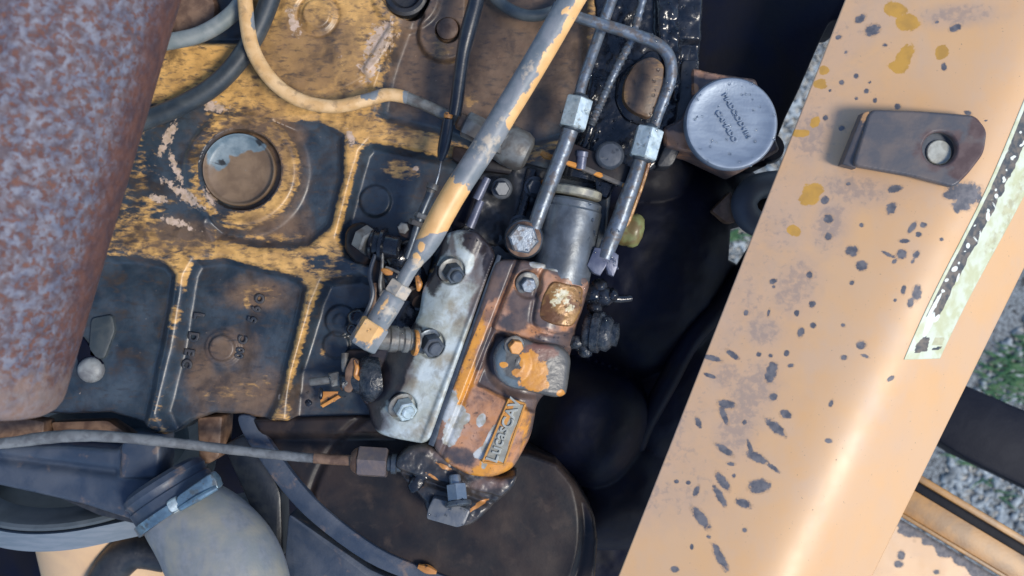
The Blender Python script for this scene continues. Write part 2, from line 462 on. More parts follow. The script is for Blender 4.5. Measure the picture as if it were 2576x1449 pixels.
M['panel'] = material('faded_orange_panel_paint', (0.73, 0.43, 0.205), (0.69, 0.43, 0.235), 160, 0.36, bump=0.08, bfeat=30, rough2=0.44, layers=[
    dict(ch=None, c1=(0.60, 0.42, 0.29), c2=(0.72, 0.40, 0.17), feat=90, nf=120, det=6, st=(0.3, -0.4), thr=0.55, soft=0.14, rough=0.48, max=0.5),
    dict(ch=None, c1=(0.22, 0.15, 0.11), nf=7, det=2, thr=0.735, soft=0.03, rough=0.6, max=0.7),
    dict(ch='B', c1=(0.46, 0.33, 0.25), c2=(0.58, 0.38, 0.25), feat=60, nf=60, amp=0.9, soft=0.4, rough=0.5, max=0.7),
    dict(ch='B', c1=(0.24, 0.20, 0.19), nf=16, amp=1.6, thr=0.86, soft=0.2, rough=0.6, max=0.45),
    dict(ch='G', c1=(0.62, 0.33, 0.06), c2=(0.50, 0.27, 0.06), feat=40, nf=18, det=6, amp=0.95, soft=0.06, rough=0.45),
    dict(ch='R', c1=(0.45, 0.27, 0.15), nf=10, amp=0.8, thr=0.36, soft=0.12, rough=0.5, max=0.45),
    dict(ch='R', c1=(0.085, 0.088, 0.105), c2=(0.17, 0.16, 0.165), feat=16, nf=11, det=7, amp=1.05, thr=0.54, soft=0.13, rough=0.6, lift=-0.5)])
M['sticker'] = material('worn_decal', (0.68, 0.72, 0.56), (0.56, 0.57, 0.34), 34, 0.4, bump=0.1, bfeat=12, layers=[
    dict(ch='G', c1=(0.40, 0.36, 0.20), c2=(0.55, 0.52, 0.30), feat=20, nf=14, amp=0.8, soft=0.15, rough=0.45, max=0.8),
    dict(ch='R', c1=(0.035, 0.045, 0.055), c2=(0.16, 0.13, 0.10), feat=16, nf=12, amp=0.4, soft=0.06, rough=0.45),
    dict(ch='B', c1=(0.74, 0.76, 0.66), nf=10, amp=0.3, soft=0.05, rough=0.45)])
M['tab'] = material('bare_rusty_plate', (0.085, 0.085, 0.095), (0.14, 0.115, 0.105), 60, 0.45, metal=0.15, bump=0.2, bfeat=9, layers=[
    dict(ch='R', c1=(0.075, 0.04, 0.04), c2=(0.12, 0.075, 0.07), feat=30, nf=34, amp=0.9, soft=0.15, rough=0.6),
    dict(ch='G', c1=(0.56, 0.30, 0.13), nf=14, amp=0.4, soft=0.05, rough=0.4)])
M['beam'] = material('black_beam_paint', (0.004, 0.007, 0.017), (0.009, 0.012, 0.022), 60, 0.5, bump=0.3, spec=0.1, layers=[
    dict(ch='R', c1=(0.5, 0.26, 0.07), nf=16, amp=1.0, soft=0.06, rough=0.5)])
M['channel'] = material('dirty_yellow_channel', (0.42, 0.20, 0.045), (0.26, 0.13, 0.04), 80, 0.4, bump=0.2, layers=[
    dict(ch='R', c1=(0.02, 0.017, 0.022), c2=(0.05, 0.03, 0.03), nf=22, amp=0.7, soft=0.08, rough=0.4)])
M['ground'] = material('gravelly_soil', (0.10, 0.11, 0.115), (0.30, 0.33, 0.34), 14, 0.9, bump=1.0, bfeat=12, bdist=10, layers=[
    dict(ch=None, c1=(0.04, 0.04, 0.04), nf=30, thr=0.60, soft=0.06, rough=0.9)])
M['stone'] = material('grey_stone_chips', (0.42, 0.47, 0.49), (0.16, 0.18, 0.19), 60, 0.8, bump=0.4, bfeat=10)
M['straw'] = material('pale_leaf_litter', (0.48, 0.45, 0.38), (0.30, 0.28, 0.24), 60, 0.8, bump=0.2)
M['grass'] = material('green_grass', (0.035, 0.12, 0.05), (0.11, 0.20, 0.09), 80, 0.6, bump=0.0)
M['belt'] = material('dusty_drive_belt', (0.13, 0.165, 0.20), (0.17, 0.20, 0.235), 60, 0.5, bump=0.2, stretch=(6, 0.0))
M['tan'] = material('tan_painted_pulley', (0.66, 0.44, 0.25), (0.60, 0.40, 0.24), 80, 0.5, bump=0.1)
M['rhose'] = material('dusty_radiator_hose', (0.21, 0.225, 0.22), (0.29, 0.275, 0.23), 80, 0.55, bump=0.45, bfeat=7, rough2=0.75, layers=[
    dict(ch=None, c1=(0.16, 0.18, 0.21), c2=(0.22, 0.235, 0.26), feat=20, nf=60, det=7, st=(0.4, 1.0), thr=0.52, soft=0.14, rough=0.6, max=0.8)])
M['clamp'] = material('zinc_hose_clamp', (0.17, 0.27, 0.34), (0.11, 0.17, 0.22), 30, 0.32, metal=0.5, bump=0.4, layers=[
    dict(ch=None, c1=(0.05, 0.05, 0.05), nf=20, det=6, thr=0.58, soft=0.08, rough=0.5, max=0.75)])
M['water'] = material('water_drop', (0.95, 0.97, 1.0), (1.0, 1.0, 1.0), 30, 0.03, metal=0.0, bump=0.0)
wb = M['water'].node_tree.nodes['Principled BSDF']; wb.inputs['Transmission Weight'].default_value = 1.0; wb.inputs['IOR'].default_value = 1.33
M['knob'] = material('mossy_brass', (0.22, 0.24, 0.09), (0.16, 0.11, 0.04), 30, 0.35, bump=0.3)
M['white'] = material('pale_bolt_paint', (0.26, 0.27, 0.26), (0.15, 0.15, 0.15), 30, 0.5, bump=0.2)

M['bluecast2'] = material('dark_slate_paint', (0.07, 0.09, 0.12), (0.09, 0.105, 0.13), 60, 0.5, bump=0.2)
M['darksteel2'] = material('blued_steel_nut', (0.15, 0.19, 0.235), (0.21, 0.245, 0.28), 30, 0.32, metal=0.4, bump=0.25)
M['boltdark'] = material('dark_slate_bolt', (0.05, 0.06, 0.075), (0.085, 0.095, 0.11), 30, 0.42, metal=0.2, bump=0.2)
M['wet2'] = material('wet_black_grease', (0.012, 0.018, 0.027), (0.05, 0.055, 0.062), 18, 0.16, bump=1.0, bfeat=8, rough2=0.35, bdist=3)
M['alu_plain'] = material('cast_grey_letters', (0.40, 0.41, 0.37), (0.30, 0.30, 0.26), 20, 0.45, metal=0.2, bump=0.2)
M['plate'] = material('grey_cast_plate', (0.33, 0.33, 0.28), (0.24, 0.23, 0.19), 26, 0.45, bump=0.3, layers=[
    dict(ch='R', c1=(0.60, 0.28, 0.06), c2=(0.5, 0.22, 0.05), feat=20, nf=14, amp=0.5, soft=0.06, rough=0.4)])
M['elbow'] = material('oily_grey_cover', (0.075, 0.075, 0.072), (0.12, 0.115, 0.105), 40, 0.36, bump=0.4, bfeat=7, layers=[
    dict(ch='G', c1=(0.10, 0.13, 0.15), c2=(0.15, 0.18, 0.19), nf=30, amp=0.5, soft=0.15, rough=0.25),
    dict(ch='B', c1=(0.22, 0.10, 0.07), c2=(0.16, 0.08, 0.06), nf=30, amp=0.6, soft=0.1, rough=0.4),
    dict(ch='R', c1=(0.64, 0.27, 0.035), c2=(0.52, 0.22, 0.05), feat=24, nf=16, amp=0.8, soft=0.05, rough=0.4, lift=0.4)])
M['flangepaint'] = material('oily_pump_flange', (0.025, 0.03, 0.038), (0.06, 0.05, 0.045), 40, 0.3, bump=0.5, bfeat=8, layers=[
    dict(ch='G', c1=(0.17, 0.11, 0.09), c2=(0.12, 0.10, 0.10), nf=30, amp=0.7, soft=0.2, rough=0.4),
    dict(ch='R', c1=(0.62, 0.28, 0.09), c2=(0.5, 0.22, 0.06), nf=16, amp=0.8, soft=0.06, rough=0.4)])
M['edge'] = material('chipped_orange_edge', (0.10, 0.095, 0.085), (0.16, 0.14, 0.12), 20, 0.45, bump=0.3, layers=[
    dict(ch='R', c1=(0.68, 0.28, 0.05), nf=12, amp=0.4, soft=0.05, rough=0.4)])
M['hose_dark2'] = material('slate_rubber', (0.06, 0.075, 0.08), (0.10, 0.115, 0.115), 50, 0.5, bump=0.2)
M['lug'] = material('dusty_lug', (0.03, 0.042, 0.05), (0.055, 0.065, 0.066), 40, 0.5, bump=0.3)
M['pin'] = material('dull_cream_pin', (0.42, 0.43, 0.38), (0.30, 0.30, 0.26), 18, 0.5, metal=0.1, bump=0.3)
M['headsteel'] = material('oily_grey_barrel', (0.15, 0.17, 0.19), (0.09, 0.10, 0.11), 50, 0.34, metal=0.45, bump=0.3, bfeat=8, rough2=0.5)
M['ring'] = material('cream_stained_ring', (0.40, 0.38, 0.28), (0.22, 0.21, 0.18), 26, 0.4, metal=0.15, bump=0.3)
M['adjuster'] = material('blue_grey_hex', (0.085, 0.10, 0.125), (0.15, 0.155, 0.16), 34, 0.36, bump=0.3)
M['belt2'] = material('worn_pulley_steel', (0.055, 0.07, 0.08), (0.085, 0.10, 0.11), 70, 0.36, bump=0.1)
M['fline'] = material('dusty_grey_line', (0.18, 0.19, 0.195), (0.10, 0.105, 0.11), 26, 0.5, bump=0.3, bfeat=7)
M['purplenut'] = material('brown_purple_nut', (0.10, 0.085, 0.09), (0.16, 0.12, 0.10), 34, 0.4, bump=0.3)
M['block_plain'] = material('cast_grime', (0.022, 0.03, 0.042), (0.06, 0.055, 0.055), 26, 0.5, bump=0.3)

# ================================================================== THE GROUND
gz = -2400.0
bm = B()
r = 20.0
vs = [bm.verts.new((x, y, gz * S)) for x, y in ((-r, -r), (r, -r), (r, r), (-r, r))]
bm.faces.new(vs)
ground = tag(obj('ground', bm, M['ground'], loc=(0, 0, gz * S)), 'grey gravelly soil seen through the gaps beside the panel', None, None, 'structure')

def scatter(bm, poly, n, fn, seed):
    rn = random.Random(seed)
    xs = [p[0] for p in poly]; ys = [p[1] for p in poly]
    c = 0
    while c < n:
        x, y = rn.uniform(min(xs), max(xs)), rn.uniform(min(ys), max(ys))
        if sdf(poly, np.array([x]), np.array([y]))[0] < 0:
            fn(bm, x, y, rn); c += 1
SLIT = [(2080, 40), (2140, 40), (2000, 470), (1930, 470), (1950, 330)]
PEEP = [(1835, 560), (1930, 560), (1900, 670), (1835, 670)]
CORNER = [(2600, 780), (2600, 1360), (2360, 1240), (2420, 1060), (2500, 900)]
def chip(bm, x, y, rn):
    r = rn.choice([2.5, 3, 3.5, 4, 5.5, 7.5, 9]) * (1.35 if x > 2300 else 1.0)
    ball(bm, (x, y, gz + r * 0.5), r * rn.uniform(0.9, 1.8), r * rn.uniform(0.5, 1), r * 0.7, 1, rn.uniform(0, 3.1), 0.22, rn.random())
bm = B()
for poly, cnt in ((SLIT, 900), (PEEP, 90), (CORNER, 1100)): scatter(bm, poly, cnt, chip, 5)
tag(obj('gravel', bm, M['stone'], loc=(0.3, 0, gz * S), angle=80), 'loose grey stone chips lying on the soil', None, None, 'stuff')
def leaf(bm, x, y, rn):
    a = rn.uniform(0, 6.28); l, w = rn.uniform(5, 13), rn.uniform(1.2, 3.5); z = gz + rn.uniform(6, 14)
    d, e = (math.cos(a), math.sin(a)), (-math.sin(a), math.cos(a))
    pts = [(-l, 0, 0), (0, w, 3), (l, 0, 1), (0, -w, 2)]
    top = [bm.verts.new(W(x + d[0] * p + e[0] * q, y + d[1] * p + e[1] * q, z + h)) for p, q, h in pts]
    bot = [bm.verts.new(W(x + d[0] * p + e[0] * q, y + d[1] * p + e[1] * q, z + h - 1)) for p, q, h in pts]
    bm.faces.new(top[::-1]); bm.faces.new(bot)
    for i in range(4): bm.faces.new((top[i], top[(i + 1) % 4], bot[(i + 1) % 4], bot[i]))
bm = B()
for poly, cnt in ((SLIT, 330), (PEEP, 40), (CORNER, 300)): scatter(bm, poly, cnt, leaf, 9)
tag(obj('leaf_litter', bm, M['straw'], loc=(0.31, 0, gz * S)), 'pale dry leaf bits and straw strewn on the soil', None, None, 'stuff')
def blade(bm, x, y, rn):
    a = rn.uniform(-0.5, 0.6) + (3.14 if rn.random() < 0.4 else 0); l = rn.uniform(25, 70)
    pts = [(x + math.cos(a) * l * t, y + math.sin(a) * l * t + 12 * t * t * rn.uniform(-1, 1), gz + 8 + 50 * t * (1.25 - t)) for t in (0, 0.33, 0.66, 1)]
    tube(bm, pts, [2.4, 2.6, 1.8, 0.6], 4, 2)
bm = B()
scatter(bm, [(2490, 900), (2600, 830), (2600, 1010), (2490, 1000), (2480, 960)], 130, blade, 3)
scatter(bm, [(1845, 575), (1910, 580), (1880, 610), (1845, 610)], 14, blade, 4)
scatter(bm, [(2400, 1140), (2470, 1180), (2520, 1260), (2440, 1180)], 10, blade, 6)
tag(obj('grass', bm, M['grass'], loc=(0.32, 0, gz * S)), 'thin green grass blades growing in the gravel', None, None, 'stuff')

# ================================================================== ENGINE BLOCK
BLK = [(150, -120), (1500, -120), (1560, 300), (1520, 640), (1250, 760), (1080, 1060), (900, 1062), (760, 1062), (700, 1058), (650, 1060), (600, 1047), (530, 1043),
       (470, 1064), (432, 1092), (400, 1092), (330, 1062), (262, 1042), (160, 1046), (0, 1040), (-60, 1040), (-60, 300)]
PK = {
    'C': ([(690, 305), (800, 296), (868, 335), (868, 440), (835, 570), (775, 622), (650, 628), (540, 604), (520, 560), (600, 430)], 30, 26),
    'D': ([(930, 352), (1160, 402), (1200, 560), (1060, 700), (960, 676), (868, 645), (848, 600), (880, 470), (905, 380)], 34, 34),
    'E': ([(1015, 50), (1060, -100), (1480, -100), (1480, 330), (1250, 400), (1118, 342), (968, 306), (948, 285), (965, 190)], 34, 30),
    'F': ([(488, 652), (560, 644), (745, 692), (774, 722), (757, 800), (705, 1010), (660, 1100), (430, 1120), (396, 1040), (436, 880), (466, 690)], 34, 32),
    'G': ([(200, 640), (330, 640), (415, 655), (442, 690), (430, 770), (385, 1000), (350, 1140), (60, 1140), (120, 800)], 34, 34),
    'H': ([(812, 705), (905, 690), (1020, 740), (1060, 1100), (716, 1110), (735, 940), (788, 760)], 34, 36),
    'T': ([(425, -60), (600, -60), (625, 60), (600, 108), (425, 108)], 24, 60),
}
def pocket(p, x, y):
    poly, r, dep = PK[p]
    return sdf(poly, x, y)
def block_z(x, y):
    z = 1.4 * (vnoise(x, y, 26, 3, 1) - 0.5) + 2.5 * (vnoise(x, y, 120, 2, 2) - 0.5)
    rp = np.hypot(x - 607, y - 428)
    for p in PK:
        sd = pocket(p, x, y) + 4 * (vnoise(x, y, 60, 2, 5) - 0.5)
        if p == 'C': sd = np.maximum(sd, 146 - rp)
        dep = PK[p][2]
        z -= dep * sstep(9, -25, sd)
        z += 1.0 * np.exp(-((sd - 10) / 12.0) ** 2)
    # collar and bore of the core plug
    z += 10 * sstep(152, 132, rp) - 34 * sstep(103, 97, rp)
    # big round boss top left, its inner ring
    r1 = np.hypot(x - 800, y - 40)
    z += 12 * sstep(206, 190, r1) - 6 * np.exp(-((r1 - 52) / 6) ** 2)
    z += 9 * sstep(40, 32, r1)
    # the flat lug with its bolt hole in the upper pocket
    lug = np.minimum(np.hypot(x - 1118, y - 84) - 68, sdf([(1050, -100), (1180, -100), (1170, 90), (1070, 90)], x, y))
    z += 22 * sstep(5, -7, lug)
    z -= 20 * sstep(33, 27, np.hypot(x - 1126, y - 74))
    # round port in the top edge
    rt = np.hypot(x - 1022, y + 12)
    z += 10 * sstep(92, 78, rt) - 60 * sstep(62, 52, rt)
    # low bosses cast in the pockets
    for cx, cy, r, h in ((940, 503, 40, 9), (552, 877, 33, 11), (552, 877, 46, 5), (852, 808, 40, 8), (852, 808, 18, 4), (840, 870, 34, 6)):
        z += h * sstep(r + 3, r - 4, np.hypot(x - cx, y - cy))
    # upright rib in the bright flaked strip
    st = sdf([(915, 175), (985, 60), (1000, 75), (955, 200), (940, 240)], x, y)
    z += 10 * sstep(6, -8, st)
    return z
def block_wear(x, y):
    n = vnoise(x, y, 90, 3, 8)
    inp = np.full(x.shape, 1e9)
    for p in PK:
        sd = pocket(p, x, y)
        if p == 'C': sd = np.maximum(sd, 146 - np.hypot(x - 607, y - 428))
        inp = np.minimum(inp, sd)
    rib = sstep(-12, 2, inp)
    floor = 1 - sstep(-22, -6, inp)
    R = 0.50 * rib
    up = sstep(330, 240, y) * sstep(1010, 930, x)
    R = np.maximum(R, 0.70 * up * rib)
    R = np.maximum(R, 0.80 * rib * blobs(x, y, [(780, 285, 210, 42, 18), (900, 320, 120, 40, 20), (1060, 360, 90, 30, 16), (660, 650, 190, 34, 11), (860, 500, 26, 170, 13), (820, 620, 70, 45, -30),
                                                (785, 720, 22, 60, -10), (740, 880, 26, 130, 16), (452, 690, 40, 46, 0), (435, 800, 20, 34, 12), (530, 600, 90, 40, 10)]) ** 0.5)
    rp = np.hypot(x - 607, y - 428)
    col = np.exp(-((rp - 122) / 24) ** 2)
    R = np.maximum(R, col * (0.50 + 0.35 * sstep(-0.5, 0.8, ((x - 607) * 0.35 + (y - 428) * 0.8) / 120)))
    R = np.where((rp > 84) & (rp < 106), 0.0, R)
    R = np.where((rp > 150) & (x < 540) & (y > 330) & (y < 640), 0.40 + 0.2 * (n - 0.5) + 0.1 * sstep(480, 600, y), R)
    R = R - 0.55 * blobs(x, y, [(440, 345, 60, 40, -20), (430, 430, 45, 60), (470, 290, 50, 25, -15), (470, 560, 60, 40), (560, 520, 30, 30), (640, 90, 50, 80, 20)]) * (y > 200)
    R = R - 0.38 * rib * blobs(x, y, [(412, 930, 34, 130, 14), (440, 745, 24, 30), (800, 660, 30, 25), (930, 660, 90, 45, 10)])
    R = np.maximum(R, 0.62 * blobs(x, y, [(1010, 425, 45, 26, 15), (612, 760, 10, 22), (805, 888, 9, 11), (1180, 250, 20, 14)]) )
    R = np.maximum(R, 0.42 * floor * blobs(x, y, [(680, 600, 150, 28, 10), (1110, 120, 60, 60), (590, 985, 100, 26, -8), (640, 735, 60, 24, 5)]))
    R = np.clip(R, 0, 1) - 0.9 * (sdf([(1230, 420), (1600, 380), (1600, 800), (1000, 1120), (820, 1120), (960, 690), (1150, 690)], x, y) < 0)
    G = 0.12 + 0.6 * blobs(x, y, [(640, 1000, 130, 60), (500, 960, 40, 100), (1250, 150, 270, 190), (1060, 200, 110, 110), (800, 130, 170, 120), (700, 400, 60, 120, -20), (600, 985, 130, 50), (570, 880, 70, 50), (690, 560, 120, 50), (440, 600, 160, 50), (1050, 340, 90, 40, 15), (640, 740, 80, 40)])
    G += 0.45 * blobs(x, y, [(1250, 60, 200, 160), (1110, 110, 70, 70), (760, 160, 130, 90), (607, 330, 120, 60)])
    G -= 0.5 * blobs(x, y, [(840, 450, 40, 140, 10), (1080, 480, 110, 140)])
    Bc = 0.74 * blobs(x, y, [(955, 110, 26, 62, 28), (930, 170, 22, 40, 20), (540, 268, 34, 12, 10), (425, 345, 12, 60, 25), (455, 480, 60, 10, 30), (440, 420, 10, 50, -20), (478, 505, 40, 9, 30), (400, 500, 26, 10, 20), (530, 500, 9, 30, -30), (446, 560, 44, 9, 20), (880, 345, 10, 26, -20),
                           (742, 60, 12, 34, -20), (700, 1000, 4, 9), (1040, 420, 10, 6)]) ** 0.8
    return R, G, Bc
engine = thing('engine_block', (800, 500, 0), 'dark oily cast engine block with flaking yellow paint on its ribs', 'engine block')
obj('casting', hfield_mesh(BLK, block_z, 3.2, 10, 130), M['block'], engine, attr=block_wear, kz=0, angle=60)
# core plug: dished steel disc pressed in the bore
M['plug'] = material('core_plug_paint', (0.17, 0.115, 0.075), (0.24, 0.165, 0.105), 40, 0.42, bump=0.25, layers=[
    dict(ch='R', c1=(0.12, 0.175, 0.21), c2=(0.24, 0.30, 0.33), feat=40, nf=26, amp=0.6, soft=0.07, rough=0.4),
    dict(ch='G', c1=(0.03, 0.035, 0.04), nf=20, amp=0.6, soft=0.1, rough=0.4)])
bm = B()
lathe(bm, (605, 428, -22), (0, 0, 1), [(91, -4), (91, 16), (89, 19), (86, 17), (83, 8), (77, 3), (50, 1), (12, 0.5)], 48)
obj('core_plug', bm, M['plug'], engine, attr=lambda x, y: (blobs(x, y, [(590, 358, 58, 30, -10), (548, 395, 30, 34), (645, 360, 30, 24), (630, 430, 12, 22)]), blobs(x, y, [(632, 428, 9, 22), (550, 408, 22, 9), (655, 350, 14, 20)]) * 0.8))  # first mask paints bluish light onto the upper left of the plug
bm = B()
lathe(bm, (1022, -10, -50), (0, 0, 1), [(58, 0), (58, 30), (50, 34), (40, 30), (30, 10)], 32)
obj('port_plug', bm, M['grime'], engine)
bm = B()
lathe(bm, (1126, 74, -20), (0, 0, 1), [(27, 0), (27, 10), (22, 14), (10, 15)], 20)
obj('bolt', bm, M['rustybolt'], engine)
# cast figures in the pocket
def text(name, body, x, y, z, size, ang, mat, parent, ext=2.5, kz=None, spacing=1.0, sx=1.0, bev=0.6):
    cu = bpy.data.curves.new(name, 'FONT'); cu.body = body; cu.size = size * K(z) * S
    cu.extrude = ext * S; cu.bevel_depth = bev * S; cu.align_x = 'CENTER'; cu.align_y = 'CENTER'; cu.space_character = spacing
    cu.resolution_u = 3
    tmp = bpy.data.objects.new(name, cu); C.objects.link(tmp)
    dg = bpy.context.evaluated_depsgraph_get()
    me = bpy.data.meshes.new_from_object(tmp.evaluated_get(dg))
    bpy.data.objects.remove(tmp)
    me.transform(Matrix.Diagonal((sx, 1, 1, 1)))
    me.transform(Matrix.Translation(W(x, y, z) - root_loc(parent)) @ Matrix.Rotation(math.radians(-ang), 4, 'Z'))
    me.materials.clear(); me.materials.append(mat)
    o = bpy.data.objects.new(name, me); C.objects.link(o); o.parent = parent
    return o
for body, x, y, sz in (('L', 500, 795, 34), ('D', 486, 848, 34), ('E', 476, 886, 32), ('C', 470, 915, 32),
                       ('O', 655, 752, 30), ('6', 646, 778, 30), ('5', 636, 804, 30), ('C', 612, 856, 30), ('00', 604, 888, 28)):
    text('cast_figure', body, x, y, -28, sz, 100 if x < 560 else -78, M['block_plain'], engine, 3, bev=1.8)
# small pale bolt at the left edge of the block
b = thing('bolt', (228, 928, -30), 'pale dirty bolt head at the foot of the rusty exhaust pipe', 'bolt')
bm = B(); lathe(bm, (230, 930, -30), (0.1, 0.1, 1), [(33, 0), (32, 8), (28, 15), (20, 19), (8, 21)], 20); obj('head', bm, M['white'], b)
bm = B(); prism(bm, [(190, 880), (207, 848), (258, 915), (240, 930), (200, 940)], -24, -60, 3); obj('dark_opening', bm, M['pit'], b)  # black wedge standing in for a dark opening
bm = B(); prism(bm, round_poly([(228, 800), (282, 790), (290, 830), (262, 905), (220, 900)], 12), -24, -50, 6)
obj('casting_lug', bm, M['lug'], engine)

# dark slot top left with the rusty stub behind the hoses
t = thing('rusty_pipe_stub', (470, 30, -40), 'rusty brown round stub in the dark slot behind the grey hose', 'pipe stub')
bm = B(); lathe(bm, (478, 30, -55), (0.1, 0, 1), [(74, 0), (74, 20), (66, 30), (40, 34), (5, 35)], 28); obj('end', bm, M['rustybolt'], t)

# ================================================================== EXHAUST PIPE (nearest to the camera, left)
ex = thing('exhaust_pipe', (0, 500, 300), 'thick rusty grey exhaust pipe standing close at the left edge', 'pipe')
bm = B()
ez = 560
ax0, ax1 = (196, -260), (-148, 915)
d = Vector((ax1[0] - ax0[0], ax1[1] - ax0[1])).normalized()
pts = [(ax0[0] + (ax1[0] - ax0[0]) * i / 40, ax0[1] + (ax1[1] - ax0[1]) * i / 40, ez) for i in range(41)]
pts += [(ax1[0] + d.x * q, ax1[1] + d.y * q, ez) for q in (24, 44, 58, 66, 70)]
tube(bm, pts, [300] * 41 + [298, 290, 276, 258, 230], 56, 1)
def pipe_wear(x, y):
    e = (440 - 0.29 * y) - x
    return (0.8 * sstep(120, 0, e) * (0.7 + 0.3 * sstep(950, 700, y)), 0.7 * sstep(850, 1000, y))
obj('pipe', bm, M['rust'], ex, attr=pipe_wear)

# ================================================================== HOSES TOP LEFT
bm = B(); tube(bm, [(330, 120, 60), (430, 104, 55), (500, 88, 50), (560, 55, 45), (605, 10, 40), (640, -60, 40)], 21, 14)
tag(obj('vent_hose', bm, M['hose_grey']), 'short grey rubber hose curving across the dark slot top left', 'hose')
bm = B(); tube(bm, [(290, 335, 40), (370, 300, 40), (450, 268, 40), (530, 222, 42), (590, 165, 45), (640, 90, 50), (675, 10, 50), (700, -70, 50)], 25, 14)
tag(obj('coolant_hose', bm, M['hose_dark']), 'dark rubber hose curving under the yellow pipe to the exhaust pipe', 'hose')

# ================================================================== YELLOW FUEL PIPE
fp = thing('fuel_pipe', (800, 260, 40), 'thin yellow painted pipe looping over the block into a steel union', 'pipe')
bm = B(); tube(bm, [(615, -70, 90), (618, 20, 90), (634, 120, 88), (682, 200, 84), (750, 250, 78), (835, 268, 70), (915, 254, 64), (975, 238, 60), (1026, 246, 58)], [19, 19, 19, 18, 18, 17, 17, 17, 16], 16)
obj('pipe', bm, M['tanpipe'], fp, attr=lambda x, y: (0.95 - 0.9 * blobs(x, y, [(930, 235, 28, 18), (640, 50, 10, 24), (1026, 240, 14, 30)]), 0 * x))
bm = B(); tube(bm, [(1020, 244, 58), (1070, 265, 58), (1110, 284, 58), (1150, 302, 58)], [15, 14.5, 14.5, 14], 14, 4, wob=0.02); obj('bare_end', bm, M['dullsteel'], fp)
bm = B(); hexa(bm, (1192, 322, 58), (0.9, 0.43, 0), 34, 52, 0.3); obj('nut', bm, M['dullsteel'], fp)
bm = B(); lathe(bm, (1160, 306, 58), (0.9, 0.43, 0), [(15, -10), (22, -4), (22, 10), (15, 14)], 16); obj('ferrule', bm, M['rustybolt'], fp)
un = thing('union_fitting', (1285, 365, 30), 'grey brass union body behind the flaking diagonal pipe', 'fitting')
bm = B(); lathe(bm, (1225, 340, 55), (0.9, 0.43, 0), [(26, 0), (28, 20), (46, 34), (52, 60), (52, 96), (44, 112), (30, 118)], 24); obj('body', bm, M['dullsteel'], un)
bm = B(); hexa(bm, (1262, 356, 60), (0.9, 0.43, 0), 50, 30, 0.2); obj('hex', bm, M['dullsteel'], un)
bm = B(); prism(bm, round_poly([(1140, 365), (1250, 390), (1300, 420), (1290, 440), (1180, 425), (1135, 400)], 10), 30, -30, 8); obj('boss', bm, M['darkcast'], un)

# ================================================================== THROTTLE CABLE
tc_ = thing('throttle_cable', (1150, 250, 60), 'thin black cable hanging down to a linkage beside the pump', 'cable')
bm = B(); tube(bm, [(1212, -70, 120), (1196, 10, 115), (1180, 70, 110), (1166, 130, 105), (1156, 200, 100), (1148, 262, 95), (1143, 290, 92)], [20, 20, 21, 18, 17, 17, 16], 12); obj('sheath', bm, M['cable'], tc_)
bm = B(); tube(bm, [(1128, 300, 88), (1122, 340, 84), (1114, 380, 80), (1108, 405, 78)], [14, 16, 14, 7], 12); obj('boot', bm, M['cable'], tc_)
bm = B(); lathe(bm, (1128, 290, 90), (-0.2, 1, 0), [(10, -6), (12, 0), (10, 8)], 12); obj('ferrule', bm, M['orangebit'], tc_)
bm = B(); tube(bm, [(1110, 400, 79), (1104, 435, 76), (1094, 470, 72)], 3.0, 8); obj('wire', bm, M['steel'], tc_)
bm = B(); lathe(bm, (1090, 462, 72), (-0.35, 0.93, 0), [(15, 0), (16, 6), (16, 14), (11, 16), (10, 24)], 14); obj('end_stop', bm, M['dullsteel'], tc_)
bm = B(); tube(bm, [(1084, 482, 70), (1070, 515, 66), (1055, 552, 62), (1040, 600, 60), (1022, 650, 56)], [11, 10.5, 11, 9, 9], 12, 5, wob=0.05); obj('rod', bm, M['darksteel'], tc_)
for x, y in ((1062, 545), (1048, 562)):
    bm = B(); hexa(bm, (x, y, 64), (-0.35, 0.93, 0), 21, 14); obj('nut', bm, M['dullsteel'], tc_)

# ================================================================== BIG DIAGONAL PIPE
dp = thing('return_pipe', (1200, 420, 180), 'thick diagonal pipe with flaking yellow paint crossing in front of the pump', 'pipe')
dz = 230
bm = B(); tube(bm, [(1492, -90, dz), (1438, 0, dz), (1376, 108, dz), (1314, 213, dz), (1268, 288, dz), (1228, 355, dz), (1186, 420, dz), (1145, 483, dz), (1112, 540, dz), (1086, 590, dz), (1064, 628, dz), (1046, 656, dz), (1027, 685, dz), (1004, 726, dz)],
           [33, 33, 33, 32.5, 32.5, 33, 32, 32, 32, 31, 27, 20, 18.5, 18.5], 24)
def dp_wear(x, y):
    ax = np.interp(y, [-90, 0, 213, 355, 483, 590, 685], [1492, 1438, 1314, 1228, 1145, 1086, 1027])
    v = x - ax
    R = 0.95 * blobs(x, y, [(1462, 15, 19, 50, 20), (1388, 150, 27, 54, 30), (1365, 205, 20, 40, 30), (1404, 115, 15, 50, 30), (1348, 230, 18, 80, 30), (1300, 275, 27, 54, 32), (1282, 312, 18, 24), (1430, 60, 12, 30, 25), (1420, 30, 7, 16, 25), (1332, 160, 5, 9), (1244, 300, 5, 10)])
    low = sstep(430, 455, y + 0.9 * v) * sstep(600, 585, y + 0.3 * v)
    R = np.maximum(R, 0.95 * low)
    R = np.maximum(R, 0.9 * blobs(x, y, [(1122, 470, 18, 60, 33), (1060, 620, 10, 14), (1048, 650, 10, 16)]))
    R = R - 1.0 * blobs(x, y, [(1188, 432, 46, 36, 30), (1200, 460, 18, 34, 10), (1088, 598, 13, 10, 20), (1262, 260, 26, 60, 32), (1230, 345, 40, 50)])
    return np.clip(R, 0, 1), 0.55 * blobs(x, y, [(1225, 370, 40, 60, 30), (1262, 300, 10, 50, 30), (1330, 170, 20, 60, 30), (1050, 660, 30, 26), (1180, 360, 14, 30)])
